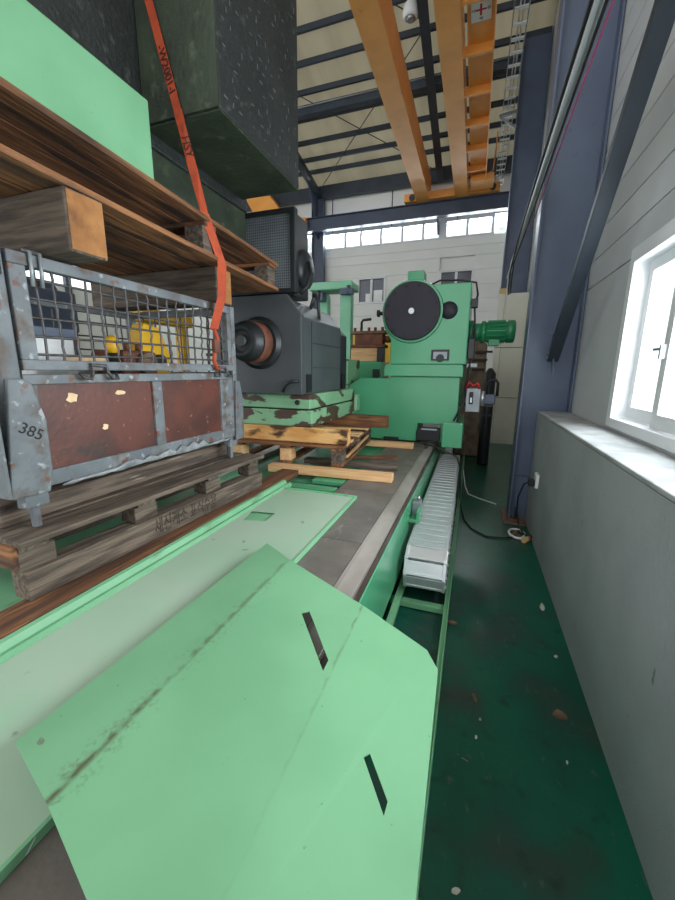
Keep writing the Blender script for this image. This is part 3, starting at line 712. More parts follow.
finish('side_bracket', G().box(-1.415, -1.335, 5.78, 6.0, 1.832, 2.035), 'black', pd)
o = thing('yellow_plate', 'bright yellow guard panel behind the rusty tool holder', 'panel', (-2, 7.5, 0))
finish('guard_panel', G().box(-2.5, -1.5, 7.5, 7.56, 1.85, 2.43), 'yellow', o, .01)
finish('leg', G().box(-2.45, -2.37, 7.5, 7.56, .752, 1.85), 'yellow', o); finish('leg', G().box(-1.63, -1.55, 7.5, 7.56, .702, 1.85), 'yellow', o)
pt = thing('beige_partition', 'tall beige panel partition standing behind the slate column', 'partition', (.68, 9.9, 0))
for (a, b) in ((0, 1.1), (1.11, 2.24), (2.25, 3.42)):
    finish('partition_panel', G().box(.53, 1.0, 9.75, 9.83, a, b-.004), 'beige', pt, .005)
    finish('partition_panel', G().box(.4, .525, 9.78, 9.9, a, b-.004), 'beige', pt, .005)
o = thing('cardboard_box', 'small cardboard box on top of the beige partition', 'box', (.47, 9.85, 3.42))
finish('carton', G().box(.40, .56, 9.78, 9.92, 3.418, 3.53), 'cardboard', o, .004); finish('flap', G().box(.40, .56, 9.775, 9.78, 3.5, 3.53), 'cardboard', o)
o = thing('covered_machine', 'brown covered machine in the dim gap behind the headstock', 'machine', (.03, 8.3, 0))
finish('cover', G().prism([(-.3, .0), (.2, .0), (.22, 1.2), (.2, 2.2), (.02, 2.42), (-.3, 2.42)], 1, 8.0, 8.8), 'brown', o, .04)
finish('shelf_arm', G().box(.0, .3, 7.96, 8.0, 2.05, 2.09), 'black', o); finish('shelf_arm', G().box(-.05, .22, 7.96, 8.0, 1.9, 1.94), 'black', o)
finish('shelf_arm', G().box(-.05, .18, 7.96, 8.0, 1.72, 1.76), 'black', o)
o = thing('dark_cylinder', 'tall dark drum standing beside the beige partition', 'drum', (.27, 7.4, 0))
finish('drum_body', G().lathe((.27, 7.4, 0), (0, 0, 1), [(0, .09), (.02, .1), (1.66, .1), (1.72, .06), (1.76, .03)], 20), 'black', o)
finish('drum_band', G().lathe((.27, 7.4, .9), (0, 0, 1), [(0, .105), (.04, .105)], 20), 'slate2', o)

# ================================================================== MOTOR STACK
# loose planks under it
for (x0, x1, y0, y1, zt, m, lab) in ((-1.78, -.6, 3.08, 3.19, .82, 'newwood', 'long fresh plank across the slideways under the front of the motor pallet'),
                                  (-1.6, -.63, 3.5, 3.6, .80, 'oldwood', 'dark weathered plank across the slideways behind the front fresh plank'),
                                  (-1.6, -.645, 4.62, 4.72, .82, 'newwood', 'fresh plank end poking out under the rear of the motor pallet')):
    o = board('support_plank', None, x0, x1, y0, y1, .752, zt, m, .004)
    tag(o, lab, 'plank', 'planks under the motor pallet'); o.rotation_euler[2] += .035
o = board('wood_strip', None, -1.2, -.70, 3.9, 3.95, .752, .79, 'warmwood', .003)
tag(o, 'thin loose wood strip lying slanted on the slideway beside the motor pallet', 'wood strip'); o.rotation_euler[2] += .35
pl = thing('motor_pallet', 'light wooden pallet under the black motor', 'pallet', (-1.075, 3.2, .82), math.radians(4))
X0, X1, YA, YB = -2.22, -1.075, 3.2, 4.62
PXS = (X0+.06, (X0+X1)/2, X1-.06)
for x in PXS:
    board('bottom_runner', pl, x-.055, x+.055, YA, YB, .824, .85, 'warmwood', .003)
    board('top_runner', pl, x-.055, x+.055, YA, YB, .968, .992, 'warmwood', .003)
    for y in (YA+.075, (YA+YB)/2, YB-.075):
        board('block', pl, x-.055, x+.055, y-.07, y+.07, .851, .967, 'oldwood' if x > -1.2 else 'newwood', .004)
for i in range(9):
    y = YA + .05 + i*(YB-YA-.1)/8
    board('deck_board', pl, X0, X1, y-.05, y+.05, .993, 1.015, 'newwood' if i % 3 else 'warmwood', .003)
q = board('diagonal_lath', pl, X1-.01, X1+.008, YA+.15, YB-.2, .895, .92, 'newwood', .002); q.rotation_euler[1] = -.03
o = board('support_timber', None, -2.4, -1.06, 3.24, 3.37, 1.022, 1.165, 'stainwood', .006); tag(o, 'thick stained timber under the front edge of the green motor base', 'timber', 'timbers under the motor base')
o.rotation_euler[2] += .02
o = board('support_timber', None, -2.2, -.94, 4.42, 4.55, 1.022, 1.165, 'warmwood', .006); tag(o, 'thick brown timber poking out behind the green motor base', 'timber', 'timbers under the motor base')
mb = thing('steel_plinth', 'chipped pale green steel base plate under the black motor', 'machine base', (-1.9, 3.95, 1.168))
finish('lower_plate', G().prism([(-2.45, 3.26), (-1.41, 3.26), (-1.41, 4.75), (-2.45, 4.75)], 2, 1.168, 1.325), 'palegreen', mb, .01)
finish('upper_plate', G().prism([(-2.45, 3.27), (-1.43, 3.27), (-1.43, 4.70), (-2.45, 4.70)], 2, 1.337, 1.474), 'palegreen', mb, .01)
finish('plate_shim', G().box(-2.44, -1.44, 3.28, 4.68, 1.325, 1.337), 'darkbox', mb)
finish('hold_bolt', G().cyl((-1.55, 3.255, 1.40), (-1.55, 3.235, 1.40), .025, 6), 'black', mb)
finish('corner_lug', G().box(-1.41, -1.37, 4.6, 4.74, 1.2, 1.4), 'palegreen', mb, .01)
mo = thing('electric_motor', 'large dark grey electric motor with chamfered housing on the green base', 'motor', (-1.95, 3.9, 1.47))
prof = [(-2.42, 1.475), (-1.475, 1.475), (-1.475, 2.18), (-1.62, 2.36), (-2.28, 2.36), (-2.42, 2.18)]
finish('front_plate', G().prism(prof, 1, 3.19, 3.25), 'motor', mo, .008)
prof2 = [(-2.40, 1.478), (-1.49, 1.478), (-1.49, 2.17), (-1.63, 2.33), (-2.27, 2.33), (-2.40, 2.17)]
hb = finish('housing', G().prism(prof2, 1, 3.251, 4.3), 'motor', mo, .006)
prof3 = [(-2.38, 1.48), (-1.5, 1.48), (-1.5, 2.1), (-1.66, 2.25), (-2.24, 2.25), (-2.38, 2.1)]
finish('rear_housing', G().prism(prof3, 1, 4.301, 4.56), 'facecover', mo, .01)
for z in (1.72, 1.95): finish('panel_seam', G().box(-1.49, -1.486, 3.5, 4.28, z, z+.008), 'black', hb)
finish('panel_seam', G().box(-1.49, -1.486, 3.45, 3.458, 1.5, 2.15), 'black', hb)
for y in (3.32, 4.36): finish('foot_recess', G().box(-1.49, -1.478, y, y+.1, 1.49, 1.66), 'darkbox', mo)
finish('front_lug', G().tube([(-1.66, 3.17, 1.5), (-1.62, 3.16, 1.57), (-1.56, 3.16, 1.6), (-1.5, 3.17, 1.6)], .014), 'black', mo)
finish('lifting_eye', G().tube([(-1.62, 3.72, 2.3), (-1.58, 3.72, 2.4), (-1.56, 3.72, 2.44), (-1.53, 3.72, 2.38), (-1.52, 3.72, 2.2)], .018), 'black', mo)
cp = finish('shaft_flange', G().lathe((-1.9, 3.19, 1.94), (0, -1, 0), [(0, .235), (.02, .235), (.03, .2), (.05, .2)], 36), 'black', mo)
finish('coupling', G().lathe((-1.9, 3.14, 1.94), (0, -1, 0), [(0, .165), (.02, .18), (.14, .18), (.15, .16)], 36), 'rust', mo)
finish('coupling_hub', G().lathe((-1.9, 2.99, 1.94), (0, -1, 0), [(0, .175), (.03, .175), (.04, .16), (.10, .15), (.105, .09), (.09, .085), (.09, 0)], 36), 'black', mo)
finish('shaft_end', G().lathe((-1.9, 2.9, 1.94), (0, -1, 0), [(0, .05), (.03, .045), (.03, 0)], 20), 'motor', mo)
# fan filter box on top
ff = thing('fan_filter_box', 'black fan box with a fine grey mesh filter on top of the motor', 'fan box', (-1.85, 3.5, 2.36))
finish('box_shell', G().box(-2.45, -1.59, 3.32, 3.62, 2.362, 3.06), 'black', ff, .012)
finish('mesh_frame', G().prism([(-2.45, 2.38), (-1.555, 2.38), (-1.555, 3.07), (-2.45, 3.07)], 1, 3.25, 3.32, holes=[[(-2.41, 2.42), (-1.605, 2.42), (-1.605, 3.03), (-2.41, 3.03)]]), 'black', ff, .006)
finish('mesh_backing', G().box(-2.41, -1.605, 3.31, 3.318, 2.42, 3.03), 'slate2', ff)
g = G()
for i in range(38):
    x = -2.41+.805*i/37; g.box(x-.0045, x+.0045, 3.285, 3.29, 2.42, 3.03)
for i in range(28):
    z = 2.43+.6*i/27; g.box(-2.41, -1.605, 3.279, 3.285, z-.0045, z+.0045)
o = finish('filter_mesh', g, 'galv', ff); o['kind'] = 'stuff'
finish('fan_scroll', G().lathe((-1.62, 3.5, 2.62), (1, 0, 0), [(0, .17), (.06, .17), (.09, .13), (.1, .03)], 28), 'black', ff)
finish('scroll_hose', G().tube([(-1.5, 3.42, 2.66), (-1.46, 3.38, 2.55), (-1.48, 3.34, 2.44), (-1.53, 3.3, 2.375)], .018), 'rubber', ff)
finish('filter_latch', G().box(-2.1, -2.06, 3.24, 3.25, 3.06, 3.1), 'galv', ff)

# ================================================================== LOWER PALLET, MESH BOX, UPPER PALLET
lp = thing('weathered_pallet', 'weathered grey wooden pallet with stencilled writing under the mesh box', 'pallet', (-2.0, 1.7, .8), math.radians(-2.5))
for y in (.93, 1.45, 1.97, 2.42):
    for x in (-1.60, -2.05, -2.5):
        board('block', lp, x-.05, x+.05, y-.07 if y < 2.4 else y-.06, y+.07 if y < 2.4 else y+.06, .925, 1.005, 'oldwood', .005)
for x in (-1.58, -2.05, -2.52):
    board('bottom_runner', lp, x-.05, x+.05, .87, 2.5, .803, .923, 'oldwood', .005)
for x in (-1.6, -1.78, -1.98, -2.18, -2.4, -2.55):
    w = .075 if x != -1.6 else .085
    board('deck_board', lp, x-w, x+w, .86, 2.52, 1.031, 1.055, 'oldwood', .004)
for y in (.92, 1.45, 1.97, 2.42): board('cross_board', lp, -2.62, -1.54, y-.055, y+.055, 1.006, 1.030, 'oldwood', .004)
board('cross_board', lp, -2.62, -1.55, .845, .868, .94, 1.03, 'warmwood', .004)
text('stencil_text', '세진개소 표식수용', .105, 'inkp', lp, (-1.529, 1.72, .866), (0, 1, 0), (0, 0, 1), .001, sx=.62)
text('stencil_text', 'M 16', .05, 'inkp', lp, (-1.529, 1.9, .825), (0, 1, 0), (0, 0, 1), .001)

o = board('bearer_board', None, -1.9, -1.76, .9, 2.42, 1.057, 1.15, 'oldwood', .006); tag(o, 'dark brown bearer board between the mesh box and the weathered pallet', 'board', 'boards under the mesh box')
bx = thing('mesh_box', 'grey steel box container with wire mesh front and brown plywood panels', 'container', (-2.0, 1.65, 1.2))
FX, BX, CY0, CY1, CZ0, CZ1 = -1.6, -2.55, .93, 2.36, 1.23, 2.12
def post(x0, x1, y0, y1): finish('corner_post', G().box(x0, x1, y0, y1, CZ0, CZ1), 'cage', bx, .006)
post(FX-.06, FX+.0, CY0-.03, CY0+.035); post(FX-.06, FX, CY1-.045, CY1+.0); post(BX, BX+.06, CY0-.03, CY0+.035); post(BX, BX+.06, CY1-.045, CY1)
# flared foot plate with marking on the near front corner
fp = finish('foot_plate', G().prism([(.855, 1.215), (.995, 1.21), (1.015, 1.30), (1.018, 1.5), (.985, 1.64), (.955, 1.66), (.905, 1.66)], 0, FX+.001, FX+.022), 'cage', bx, .006)
finish('foot_plate', G().prism([(2.3, 1.2), (2.4, 1.2), (2.4, 1.5), (2.37, 1.62), (2.32, 1.62)], 0, FX+.001, FX+.015), 'cage', bx, .005)
finish('foot_side', G().prism([(-1.85, 1.22), (-1.578, 1.22), (-1.578, 1.66), (-1.65, 1.66), (-1.8, 1.45)], 1, .845, .86), 'cage', bx, .004)
text('marker_number', '385', .06, 'ink', fp, (FX+.022, .955, 1.46), (0, .9, -.55), (0, .4, 1), .0015)
for (x, y) in ((FX-.06, .97), (FX-.06, 2.32), (BX+.06, .95), (BX+.06, 2.3)):
    finish('stacking_foot', G().box(x-.015, x+.04, y-.05, y+.04, 1.15, 1.221).prism([(x-.01, y-.015), (x+.015, y-.015), (x+.015, y+.015), (x-.01, y+.015)], 2, 1.057, 1.15), 'cage', bx, .004)
def rail(y0, y1, z0, z1, x0=FX-.045, x1=FX-.003): return finish('frame_rail', G().box(x0, x1, y0, y1, z0, z1), 'cage', bx, .004)
rail(1.0, CY1-.05, 1.225, 1.29); rail(.97, CY1-.05, 1.635, 1.675); rail(1.59, 1.655, 1.29, 1.635)
rail(1.0, 1.02, 1.29, 1.635); rail(2.17, CY1-.05, 1.29, 1.635)
# gate frame above
rail(.975, CY1-.05, 1.69, 1.73, FX-.04, FX+.004); rail(.975, CY1-.05, 2.07, 2.115, FX-.04, FX+.004); rail(.975, 1.035, 1.73, 2.07, FX-.04, FX+.004); rail(2.265, 2.305, 1.73, 2.07, FX-.04, FX+.004)
# plywood
for (a, b) in ((1.02, 1.59), (1.655, 2.17)):
    pp = finish('plywood_panel', G().box(FX-.035, FX-.018, a, b, 1.288, 1.637), 'ply', bx)
    if a < 1.1:
        for (y, z, w, h) in ((1.16, 1.575, .026, .021), (1.40, 1.585, .03, .011), (1.30, 1.43, .016, .014)):
            n = 9; pts = [(y+w*math.cos(2*math.pi*i/n)*(1+.3*math.sin(3.1*i+y*9)), z+h*math.sin(2*math.pi*i/n)*(1+.25*math.cos(2.3*i))) for i in range(n)]
            finish('chipped_patch', G().prism(pts, 0, FX-.018, FX-.0165), 'chip', pp)
# back, far and near sides
finish('plywood_panel', G().box(BX+.02, BX+.035, CY0+.03, CY1-.04, 1.24, 1.6), 'ply', bx)
for y in (CY0, CY1-.03):
    finish('frame_rail', G().box(BX+.06, FX-.06, y, y+.03, 1.23, 1.28), 'cage', bx); finish('frame_rail', G().box(BX+.06, FX-.06, y, y+.03, 1.63, 1.68), 'cage', bx); finish('frame_rail', G().box(BX+.06, FX-.06, y, y+.03, 2.07, 2.115), 'cage', bx)
    finish('plywood_panel', G().box(BX+.06, FX-.06, y+.008, y+.02, 1.28, 1.63), 'ply' if y > 1.5 else 'cage', bx)
for z in (1.24, 1.64, 2.07): finish('frame_rail', G().box(BX+.01, BX+.05, CY0+.03, CY1-.04, z, z+.04), 'cage', bx)
finish('floor_panel', G().box(BX+.05, FX-.05, CY0+.03, CY1-.04, 1.232, 1.25), 'rust', bx)
# wire mesh on the gate: crimped wires, each its own part
def wire(p0, p1, amp, ph, axis, n=15):
    pts = []
    for i in range(n):
        t = i/(n-1); p = Vector(p0).lerp(Vector(p1), t); p.x += amp*math.sin(math.pi*i+ph); p[axis] += .004*math.sin(5*t+ph*7)
        pts.append(p)
    return finish('mesh_wire', G().tube(pts, .0055, 5), 'wire', bx)
ny = 18
for i in range(ny):
    y = 1.045 + (2.262-1.045)*(i+.5)/ny
    wire((FX-.018, y, 1.70), (FX-.018, y, 2.10), .004, i*1.0, 1)
for i in range(5):
    z = 1.755 + i*.068; wire((FX-.018, 1.0, z), (FX-.018, 2.3, z), .004, i+1.5, 2, 38)
for i in range(11):
    y = 1.0+i*.125; wire((BX+.03, y, 1.66), (BX+.03, y, 2.10), .003, i, 1, 9)
for i in range(4): wire((BX+.03, .97, 1.74+i*.09), (BX+.03, 2.3, 1.74+i*.09), .003, i, 2, 20)
for i in range(7): wire((BX+.15+i*.115, CY1-.015, 1.66), (BX+.15+i*.115, CY1-.015, 2.10), .003, i, 1, 9)
# hooks on the gate hinge and top clips
def hook(y): finish('gate_hook', G().tube([(FX+.012, y-.055, 1.68), (FX+.03, y-.05, 1.66), (FX+.03, y-.02, 1.655), (FX+.02, y, 1.68), (FX+.015, y+.0, 1.715), (FX+.015, y+.07, 1.71), (FX+.02, y+.075, 1.68), (FX+.03, y+.09, 1.655), (FX+.03, y+.115, 1.655), (FX+.015, y+.12, 1.675)], .008, 7), 'wire', bx)
hook(1.24); hook(2.14)
for y in (1.05, 1.085): finish('wire_clip', G().tube([(FX+.008, y, 2.0), (FX+.012, y, 2.06), (FX+.014, y, 2.12), (FX-.02, y, 2.13)], .007, 6), 'galv', bx)
finish('gate_latch', G().box(FX-.05, FX+.006, .925, .955, 2.02, 2.17), 'black', bx, .006)
g = G(); vs = []; fs = []
nf = 26
for i in range(nf):
    y = 1.05+1.18*i/(nf-1); h = random.uniform(.012, .045)*(1 if 5 < i < 20 else .4)
    for j in range(4):
        vs.append((FX+.003+random.uniform(0, .008)+.006*(j == 2), y, 1.215+h*j/2.6+random.uniform(-.004, .004)))
for i in range(nf-1):
    for j in range(3): fs.append((i*4+j, (i+1)*4+j, (i+1)*4+j+1, i*4+j+1))
g.add(vs, fs, True); o = finish('plastic_film', g, 'film', None); tag(o, 'crumpled clear plastic film stuck along the bottom rail of the mesh box', 'plastic film')
sm = o.modifiers.new('thickness', 'SOLIDIFY'); sm.thickness = .002

# contents of the box
o = thing('yellow_pulley', 'yellow pulley block inside the mesh box', 'pulley', (-2.0, 2.05, 1.25))
finish('pulley_cheek', G().prism([(1.88, 1.52), (2.0, 1.5), (2.1, 1.6), (2.12, 1.8), (2.04, 1.96), (1.92, 1.98), (1.86, 1.85), (1.9, 1.7)], 0, -2.06, -1.96), 'yellow', o, .01)
finish('pulley_stand', G().box(-2.08, -1.94, 1.9, 2.08, 1.252, 1.52), 'yellow', o)
finish('pulley_axle', G().cyl((-1.95, 1.98, 1.75), (-1.9, 1.98, 1.75), .04, 14), 'black', o)
o = thing('rusty_gearbox', 'rusty brown gearbox in the middle of the mesh box', 'gearbox', (-1.9, 1.72, 1.25))
finish('gearbox_body', G().box(-2.05, -1.8, 1.6, 1.84, 1.252, 1.80), 'rust', o, .02); finish('gearbox_cap', G().cyl((-1.8, 1.74, 1.73), (-1.76, 1.74, 1.73), .06, 16), 'debris', o)
for y in (1.64, 1.72, 1.8): finish('gearbox_bolt', G().cyl((-1.9, y, 1.8), (-1.9, y, 1.84), .018, 6), 'rust', o)
o = thing('white_case', 'white plastic case at the near end inside the mesh box', 'case', (-2.2, 1.3, 1.25))
finish('case_body', G().box(-2.4, -2.05, 1.3, 1.52, 1.252, 1.86), 'white', o, .01); finish('case_rim', G().box(-2.41, -2.04, 1.29, 1.53, 1.86, 1.9), 'slate', o)
o = thing('green_pump', 'dull green pump in the near corner inside the mesh box', 'pump', (-1.9, 1.1, 1.25))
finish('pump_body', G().lathe((-1.95, 1.1, 1.252), (0, 0, 1), [(0, .1), (.3, .1), (.35, .07), (.45, .07), (.5, .09), (.55, .04)], 18), 'green_d', o); finish('pump_handwheel', G().lathe((-1.85, 1.1, 1.75), (1, 0, 0), [(0, .06), (.02, .065), (.03, .03)], 16), 'red', o)
o = thing('steel_pipe_bundle', 'pale steel flange set leaning inside the mesh box', 'flange', (-1.85, 1.42, 1.25))
finish('flange_pipe', G().cyl((-1.85, 1.42, 1.252), (-1.85, 1.42, 1.72), .045, 16), 'steel', o); finish('flange_ring', G().lathe((-1.85, 1.42, 1.72), (0, 0, 1), [(0, .09), (.03, .09), (.035, .05)], 18), 'chip', o)
o = thing('small_yellow_cap', 'small yellow fitting between the gearbox and the white case', 'fitting', (-1.8, 1.56, 1.25))
finish('fitting_stem', G().cyl((-1.82, 1.555, 1.252), (-1.82, 1.555, 1.78), .025, 10), 'black', o); finish('fitting_cap', G().lathe((-1.82, 1.555, 1.78), (0, 0, 1), [(0, .03), (.03, .04), (.07, .035), (.09, .01)], 14), 'yellow', o)

# bearers on top of the box
o = board('bearer_timber', None, -2.7, -1.44, 1.1, 1.26, 2.125, 2.343, 'oldwood', .008); tag(o, 'thick bearer timber with orange end grain under the near end of the upper pallet', 'timber', 'bearers on the mesh box')
e = finish('end_grain', G().box(-1.4405, -1.4375, 1.108, 1.252, 2.133, 2.335), 'endgrain', o)
e.location = (.6315, 0, 0)
o = board('bearer_timber', None, -2.7, -1.6, 2.18, 2.34, 2.125, 2.343, 'oldwood', .008); tag(o, 'dark bearer timber under the far end of the upper pallet', 'timber', 'bearers on the mesh box')
e = finish('end_grain', G().box(-1.6, -1.597, 2.188, 2.332, 2.133, 2.335), 'endgrain', o); e.location = (.5515, 0, 0)

upx = thing('upper_pallet', 'warm brown wooden pallet resting on timbers above the mesh box', 'pallet', (-1.6, 3.02, 2.3), math.radians(5))
# unrotated: front edge x=-1.6, far end y=3.02
PY0, PY1 = .35, 3.02
for x, w_ in ((-1.69, .09), (-1.885, .09), (-2.08, .09), (-2.3, .09), (-2.5, .08)): board('bottom_board', upx, x-w_, x+w_, PY0, PY1, 2.345, 2.37, 'warmwood', .003)
for y in (.45, 1.25, 2.05, 2.93):
    for x in ((-1.68, -2.1, -2.5) if y != 1.25 else (-2.1, -2.5)): board('block', upx, x-.06, x+.06, y-.07, y+.07, 2.372, 2.51, 'oldwood', .004)
for y in (.45, 2.05, 2.93): board('stringer', upx, -2.6, -1.61, y-.06, y+.06, 2.511, 2.535, 'warmwood', .003)
for x in (-1.685, -1.86, -2.035, -2.21, -2.385, -2.56): board('deck_board', upx, x-.085, x+.085, PY0, PY1, 2.536, 2.562, 'warmwood', .003)

# load on the upper pallet
gb = thing('green_casting', 'mint green painted block on the near end of the upper pallet', 'casting', (-1.85, 1.1, 2.565))
finish('casting_body', G().box(-2.0, -1.60, .2, 1.72, 2.566, 2.98), 'mint', gb, .008)
finish('top_plate', G().box(-1.99, -1.63, .22, 1.7, 2.981, 2.995), 'mint', gb)
bk = thing('black_casting', 'huge black textured iron casting strapped onto the upper pallet', 'casting', (-1.9, 2.4, 2.565))
finish('front_lobe', G().box(-1.92, -1.40, 2.02, 3.02, 3.08, 4.4), 'iron', bk, .012)
finish('lobe_underside', G().box(-1.915, -1.405, 2.025, 3.015, 3.072, 3.0795), 'irong', bk)
finish('lobe_front', G().box(-1.915, -1.405, 2.012, 2.0195, 3.085, 4.39), 'irong', bk)
finish('rear_body', G().box(-2.9, -1.921, .9, 3.1, 3.0, 4.4), 'iron', bk, .012)
finish('support_pad', G().box(-2.75, -1.93, 1.75, 3.08, 2.566, 2.999), 'irong', bk, .01)
tm = None
for iy in range(13):
    for iz in range(20):
        if random.random() < .32 + .03*iy: continue
        c = (-1.3995, 2.08+iy*.07+(iz % 2)*.035, 3.16+iz*.06)
        ro = math.radians(90 if (iy+iz) % 2 else 0) + random.uniform(-.1, .1)
        if tm is None:
            tm = finish('tread_mark', G().box(-1.401, -1.397, c[1]-.016, c[1]+.016, c[2]-.0035, c[2]+.0035), 'tread', bk, origin=c)
        else:
            q = copy_part(tm, bk, c, (ro, 0, 0)); k = random.uniform(.5, 1.0); q.scale = (1, k, k)

# ratchet strap
def ribbon(pts, w, side, th=.003):
    g = G(); k = []
    for p, s in zip(pts, side):
        p = Vector(p); s = Vector(s).normalized()*w/2; nrm = Vector((.7, -.7, .1)).normalized()*th
        k.append([p-s, p+s, p+s+nrm, p-s+nrm])
    for a, b in zip(k[:-1], k[1:]): g.hexa(a+b)
    return g
st = thing('ratchet_strap', 'orange ratchet strap with dark lettering tied over the black casting and pallet', 'strap', (-1.5, 2.2, 2.4))
pA = Vector((-1.905, 2.0, 3.98)); pT = Vector((-1.80, 2.0, 3.62)); pB = Vector((-1.655, 1.998, 3.075)); pE = Vector((-1.525, 2.0, 2.575)); pL = Vector((-1.515, 2.13, 2.335)); pH = Vector((-1.58, 2.1, 1.95))
sA = Vector((1, 0, .25)); sB = Vector((.9, .4, .2)); sE = Vector((.35, .9, 0))
finish('webbing_upper', ribbon([pA, pT, pB], .05, [sA]*3), 'strap', st)
finish('webbing_middle', ribbon([pB, pB.lerp(pE, .5), pE], .05, [sA, sB, sE]), 'strap', st)
finish('webbing_lower', ribbon([pE, pL, pL.lerp(pH, .5)+Vector((.03, 0, 0)), pH], .06, [sE]*4), 'strap', st)
dd = (pT-pB).normalized()
text('strap_print', '-W2001-I', .062, 'ink', st, pT.lerp(pB, .58)+Vector((0, -.003, 0)), -dd, sA, .002)
text('strap_print', 'HSY', .062, 'ink', st, pB.lerp(pE, .32)+Vector((.004, -.004, 0)), (pE-pB), sB, .004)
finish('stitching', ribbon([pB.lerp(pT, .04), pB.lerp(pE, .08)], .056, [sA]*2, .006), 'strap', st)
finish('hook', G().tube([pH, pH+Vector((.01, .02, -.06)), pH+Vector((.0, .0, -.12)), pH+Vector((.01, -.03, -.2)), pH+Vector((.01, 0, -.25)), pH+Vector((0, .03, -.24))], .012), 'strap', st)
finish('ratchet', G().box(pH.x-.01, pH.x+.02, pH.y-.02, pH.y+.03, pH.z-.15, pH.z-.06), 'rust', st, .006)

# ================================================================== WALL SOCKET, CORDS, FLOOR BITS
o = thing('wall_socket', 'white wall socket with a black plug on the low grey wall', 'socket', (.69, 4.13, .62))
finish('socket_plate', G().box(.66, .689, 4.07, 4.19, .56, .70), 'white', o, .006); finish('plug', G().box(.6, .66, 4.09, 4.17, .57, .64), 'black', o, .01)
run('power_cord', 'black cord curving from the wall socket plug down to the floor', 'cord', [(.61, 4.13, .6), (.57, 4.15, .58), (.535, 4.2, .42), (.54, 4.22, .25), (.57, 4.22, .1), (.62, 4.14, .03), (.645, 4.09, .03)], .009, 'cable')
run('floor_cable', 'thin black cable trailing across the green floor to the wall', 'cable', [(.56, 4.1, .012), (.42, 4.02, .012), (.25, 4.0, .012), (.1, 4.15, .012), (.02, 4.4, .012), (-.03, 4.8, .02), (-.05, 4.86, .12), (-.06, 4.86, .3), (-.07, 4.84, .5), (-.12, 4.8, .66), (-.2, 4.78, .7), (-.45, 4.86, .77), (-.55, 4.9, .775)], .009, 'cable')
run('floor_cable', 'thin grey cable lying across the dim floor beyond the silver chain', 'cable', [(-.04, 5.6, .3), (.0, 5.5, .1), (.05, 5.4, .012), (.2, 5.25, .012), (.4, 5.1, .012)], .008, 'greycable')
o = thing('cord_reel', 'white wire extension holder lying on the floor by the column foot', 'cord holder', (.56, 4.15, 0))
pts = []
for i in range(25):
    t = 2*math.pi*i/24; pts.append((.555+.075*math.cos(t), 4.17+.12*math.sin(t), .02))
finish('rim', G().tube(pts, .014, 6), 'white', o)
finish('holder_bar', G().tube([(.52, 4.1, .03), (.55, 4.16, .05), (.58, 4.22, .03)], .012, 6), 'debris', o); finish('holder_plate', G().box(.52, .58, 4.12, 4.2, .002, .03), 'debris', o, .005)
o = thing('yellow_connector', 'small yellow cable connector beside the white cord holder', 'connector', (.63, 4.0, 0))
finish('connector_body', G().cyl((.6, 3.98, .03), (.66, 4.06, .03), .028, 12), 'cardboard', o); finish('connector_plug', G().cyl((.66, 4.06, .03), (.68, 4.1, .03), .02, 10), 'cable', o)
def chip(name, label, cat, px, py, w, l, rot, m, h=.008):
    p = at(px, py, 0); n = 8; r = random.Random(px)
    pts = [(w*math.cos(2*math.pi*i/n)*r.uniform(.7, 1.2), l*math.sin(2*math.pi*i/n)*r.uniform(.7, 1.2)) for i in range(n)]
    c, s = math.cos(rot), math.sin(rot)
    pts = [(p.x+a*c-b*s, p.y+a*s+b*c) for a, b in pts]
    tag(finish(name, G().prism(pts, 2, .0005, h), m), label, cat, 'litter on the green floor')
chip('paper_scrap', 'pale crumpled paper scrap near the wall on the green floor', 'scrap', 542, 608, .014, .035, 0, 'paper', .02)
chip('wood_chip', 'flat grey brown wood chip on the green floor near the right wall', 'chip', 560, 716, .032, .03, .3, 'debris')
chip('wood_chip', 'brown wood chip in the middle of the green floor', 'chip', 474, 698, .014, .03, .3, 'debris')
chip('wood_chip', 'brown sliver beside the pale green trough rail', 'chip', 452, 623, .035, .016, 0, 'debris')
chip('paper_scrap', 'white paper scrap at the very bottom of the floor', 'scrap', 456, 892, .014, .008, .4, 'paper')
chip('small_pebble', 'tiny pale pebble near the middle of the green floor', 'pebble', 476, 738, .006, .008, 0, 'paper')
chip('small_pebble', 'tiny pale pebble near the right wall on the green floor', 'pebble', 567, 763, .005, .007, 0, 'paper')
chip('small_pebble', 'small grey pebble close to the wall foot', 'pebble', 556, 657, .01, .012, 0, 'paper')
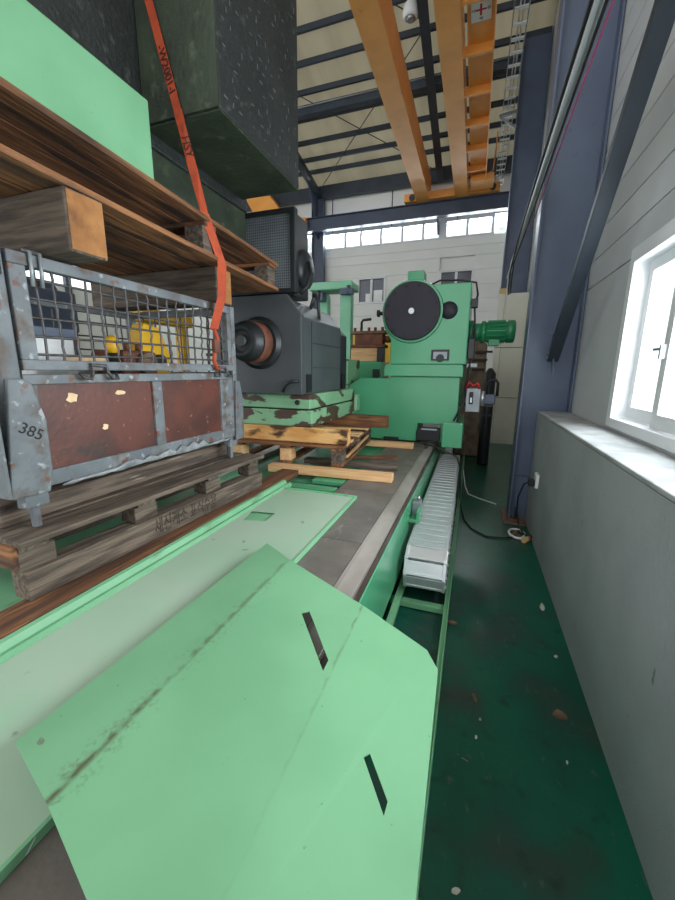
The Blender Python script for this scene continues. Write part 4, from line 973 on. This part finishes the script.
chip('small_nail', 'thin bright nail lying on the green floor', 'nail', 465, 760, .018, .002, -.3, 'steel', .004)
chip('small_pebble', 'small dull pebble on the floor near the sheet edge', 'pebble', 480, 720, .006, .006, 0, 'dwarf')

# machines in the left part of the hall, seen through the mesh box
o = thing('milling_machine', 'dark machine tool far left seen through the mesh box', 'machine', (-6.5, 4.0, 0))
finish('machine_column', G().prism([(-7.0, 0), (-6.0, 0), (-6.0, 2.7), (-6.2, 3.0), (-7.0, 3.0)], 1, 3.2, 4.4), 'navy', o, .03)
finish('machine_head', G().box(-6.3, -5.5, 3.4, 4.2, 2.2, 2.75), 'slate2', o, .03)
finish('machine_table', G().box(-6.0, -5.2, 2.8, 4.9, .9, 1.1), 'galv', o, .01); finish('machine_knee', G().box(-6.0, -5.4, 3.4, 4.2, 0, .9), 'navy', o, .02)
o = thing('control_cabinet', 'white control cabinet far left seen through the mesh box', 'cabinet', (-6.3, 2.7, 0))
finish('cabinet_body', G().box(-6.7, -6.1, 2.2, 3.0, .0, 2.5), 'white', o, .02); finish('cabinet_door', G().box(-6.1, -6.08, 2.25, 2.95, .1, 2.4), 'white', o, .01); finish('cabinet_screen', G().box(-6.08, -6.07, 2.4, 2.8, 1.8, 2.2), 'slate', o)
o = thing('yellow_hoist', 'yellow hoist frame standing far left behind the mesh box', 'hoist', (-6.2, 6.2, 0))
finish('hoist_post', G().box(-6.3, -6.1, 6.0, 6.2, 0, 2.6), 'yellow', o, .02); finish('hoist_post', G().box(-6.3, -6.1, 7.0, 7.2, 0, 2.6), 'yellow', o, .02); finish('hoist_beam', G().box(-6.35, -6.05, 5.9, 7.3, 2.6, 2.85), 'yellow', o, .02)
o = thing('steel_rack', 'dark steel rack far left behind the mesh box', 'rack', (-5.5, 8, 0))
for y in (7.6, 8.6):
    finish('rack_post', G().box(-5.55, -5.45, y-.05, y+.05, 0, 3.1), 'navy', o)
for z in (1.2, 2.0, 2.9): finish('rack_shelf', G().box(-5.9, -5.2, 7.5, 8.7, z, z+.06), 'navy', o)
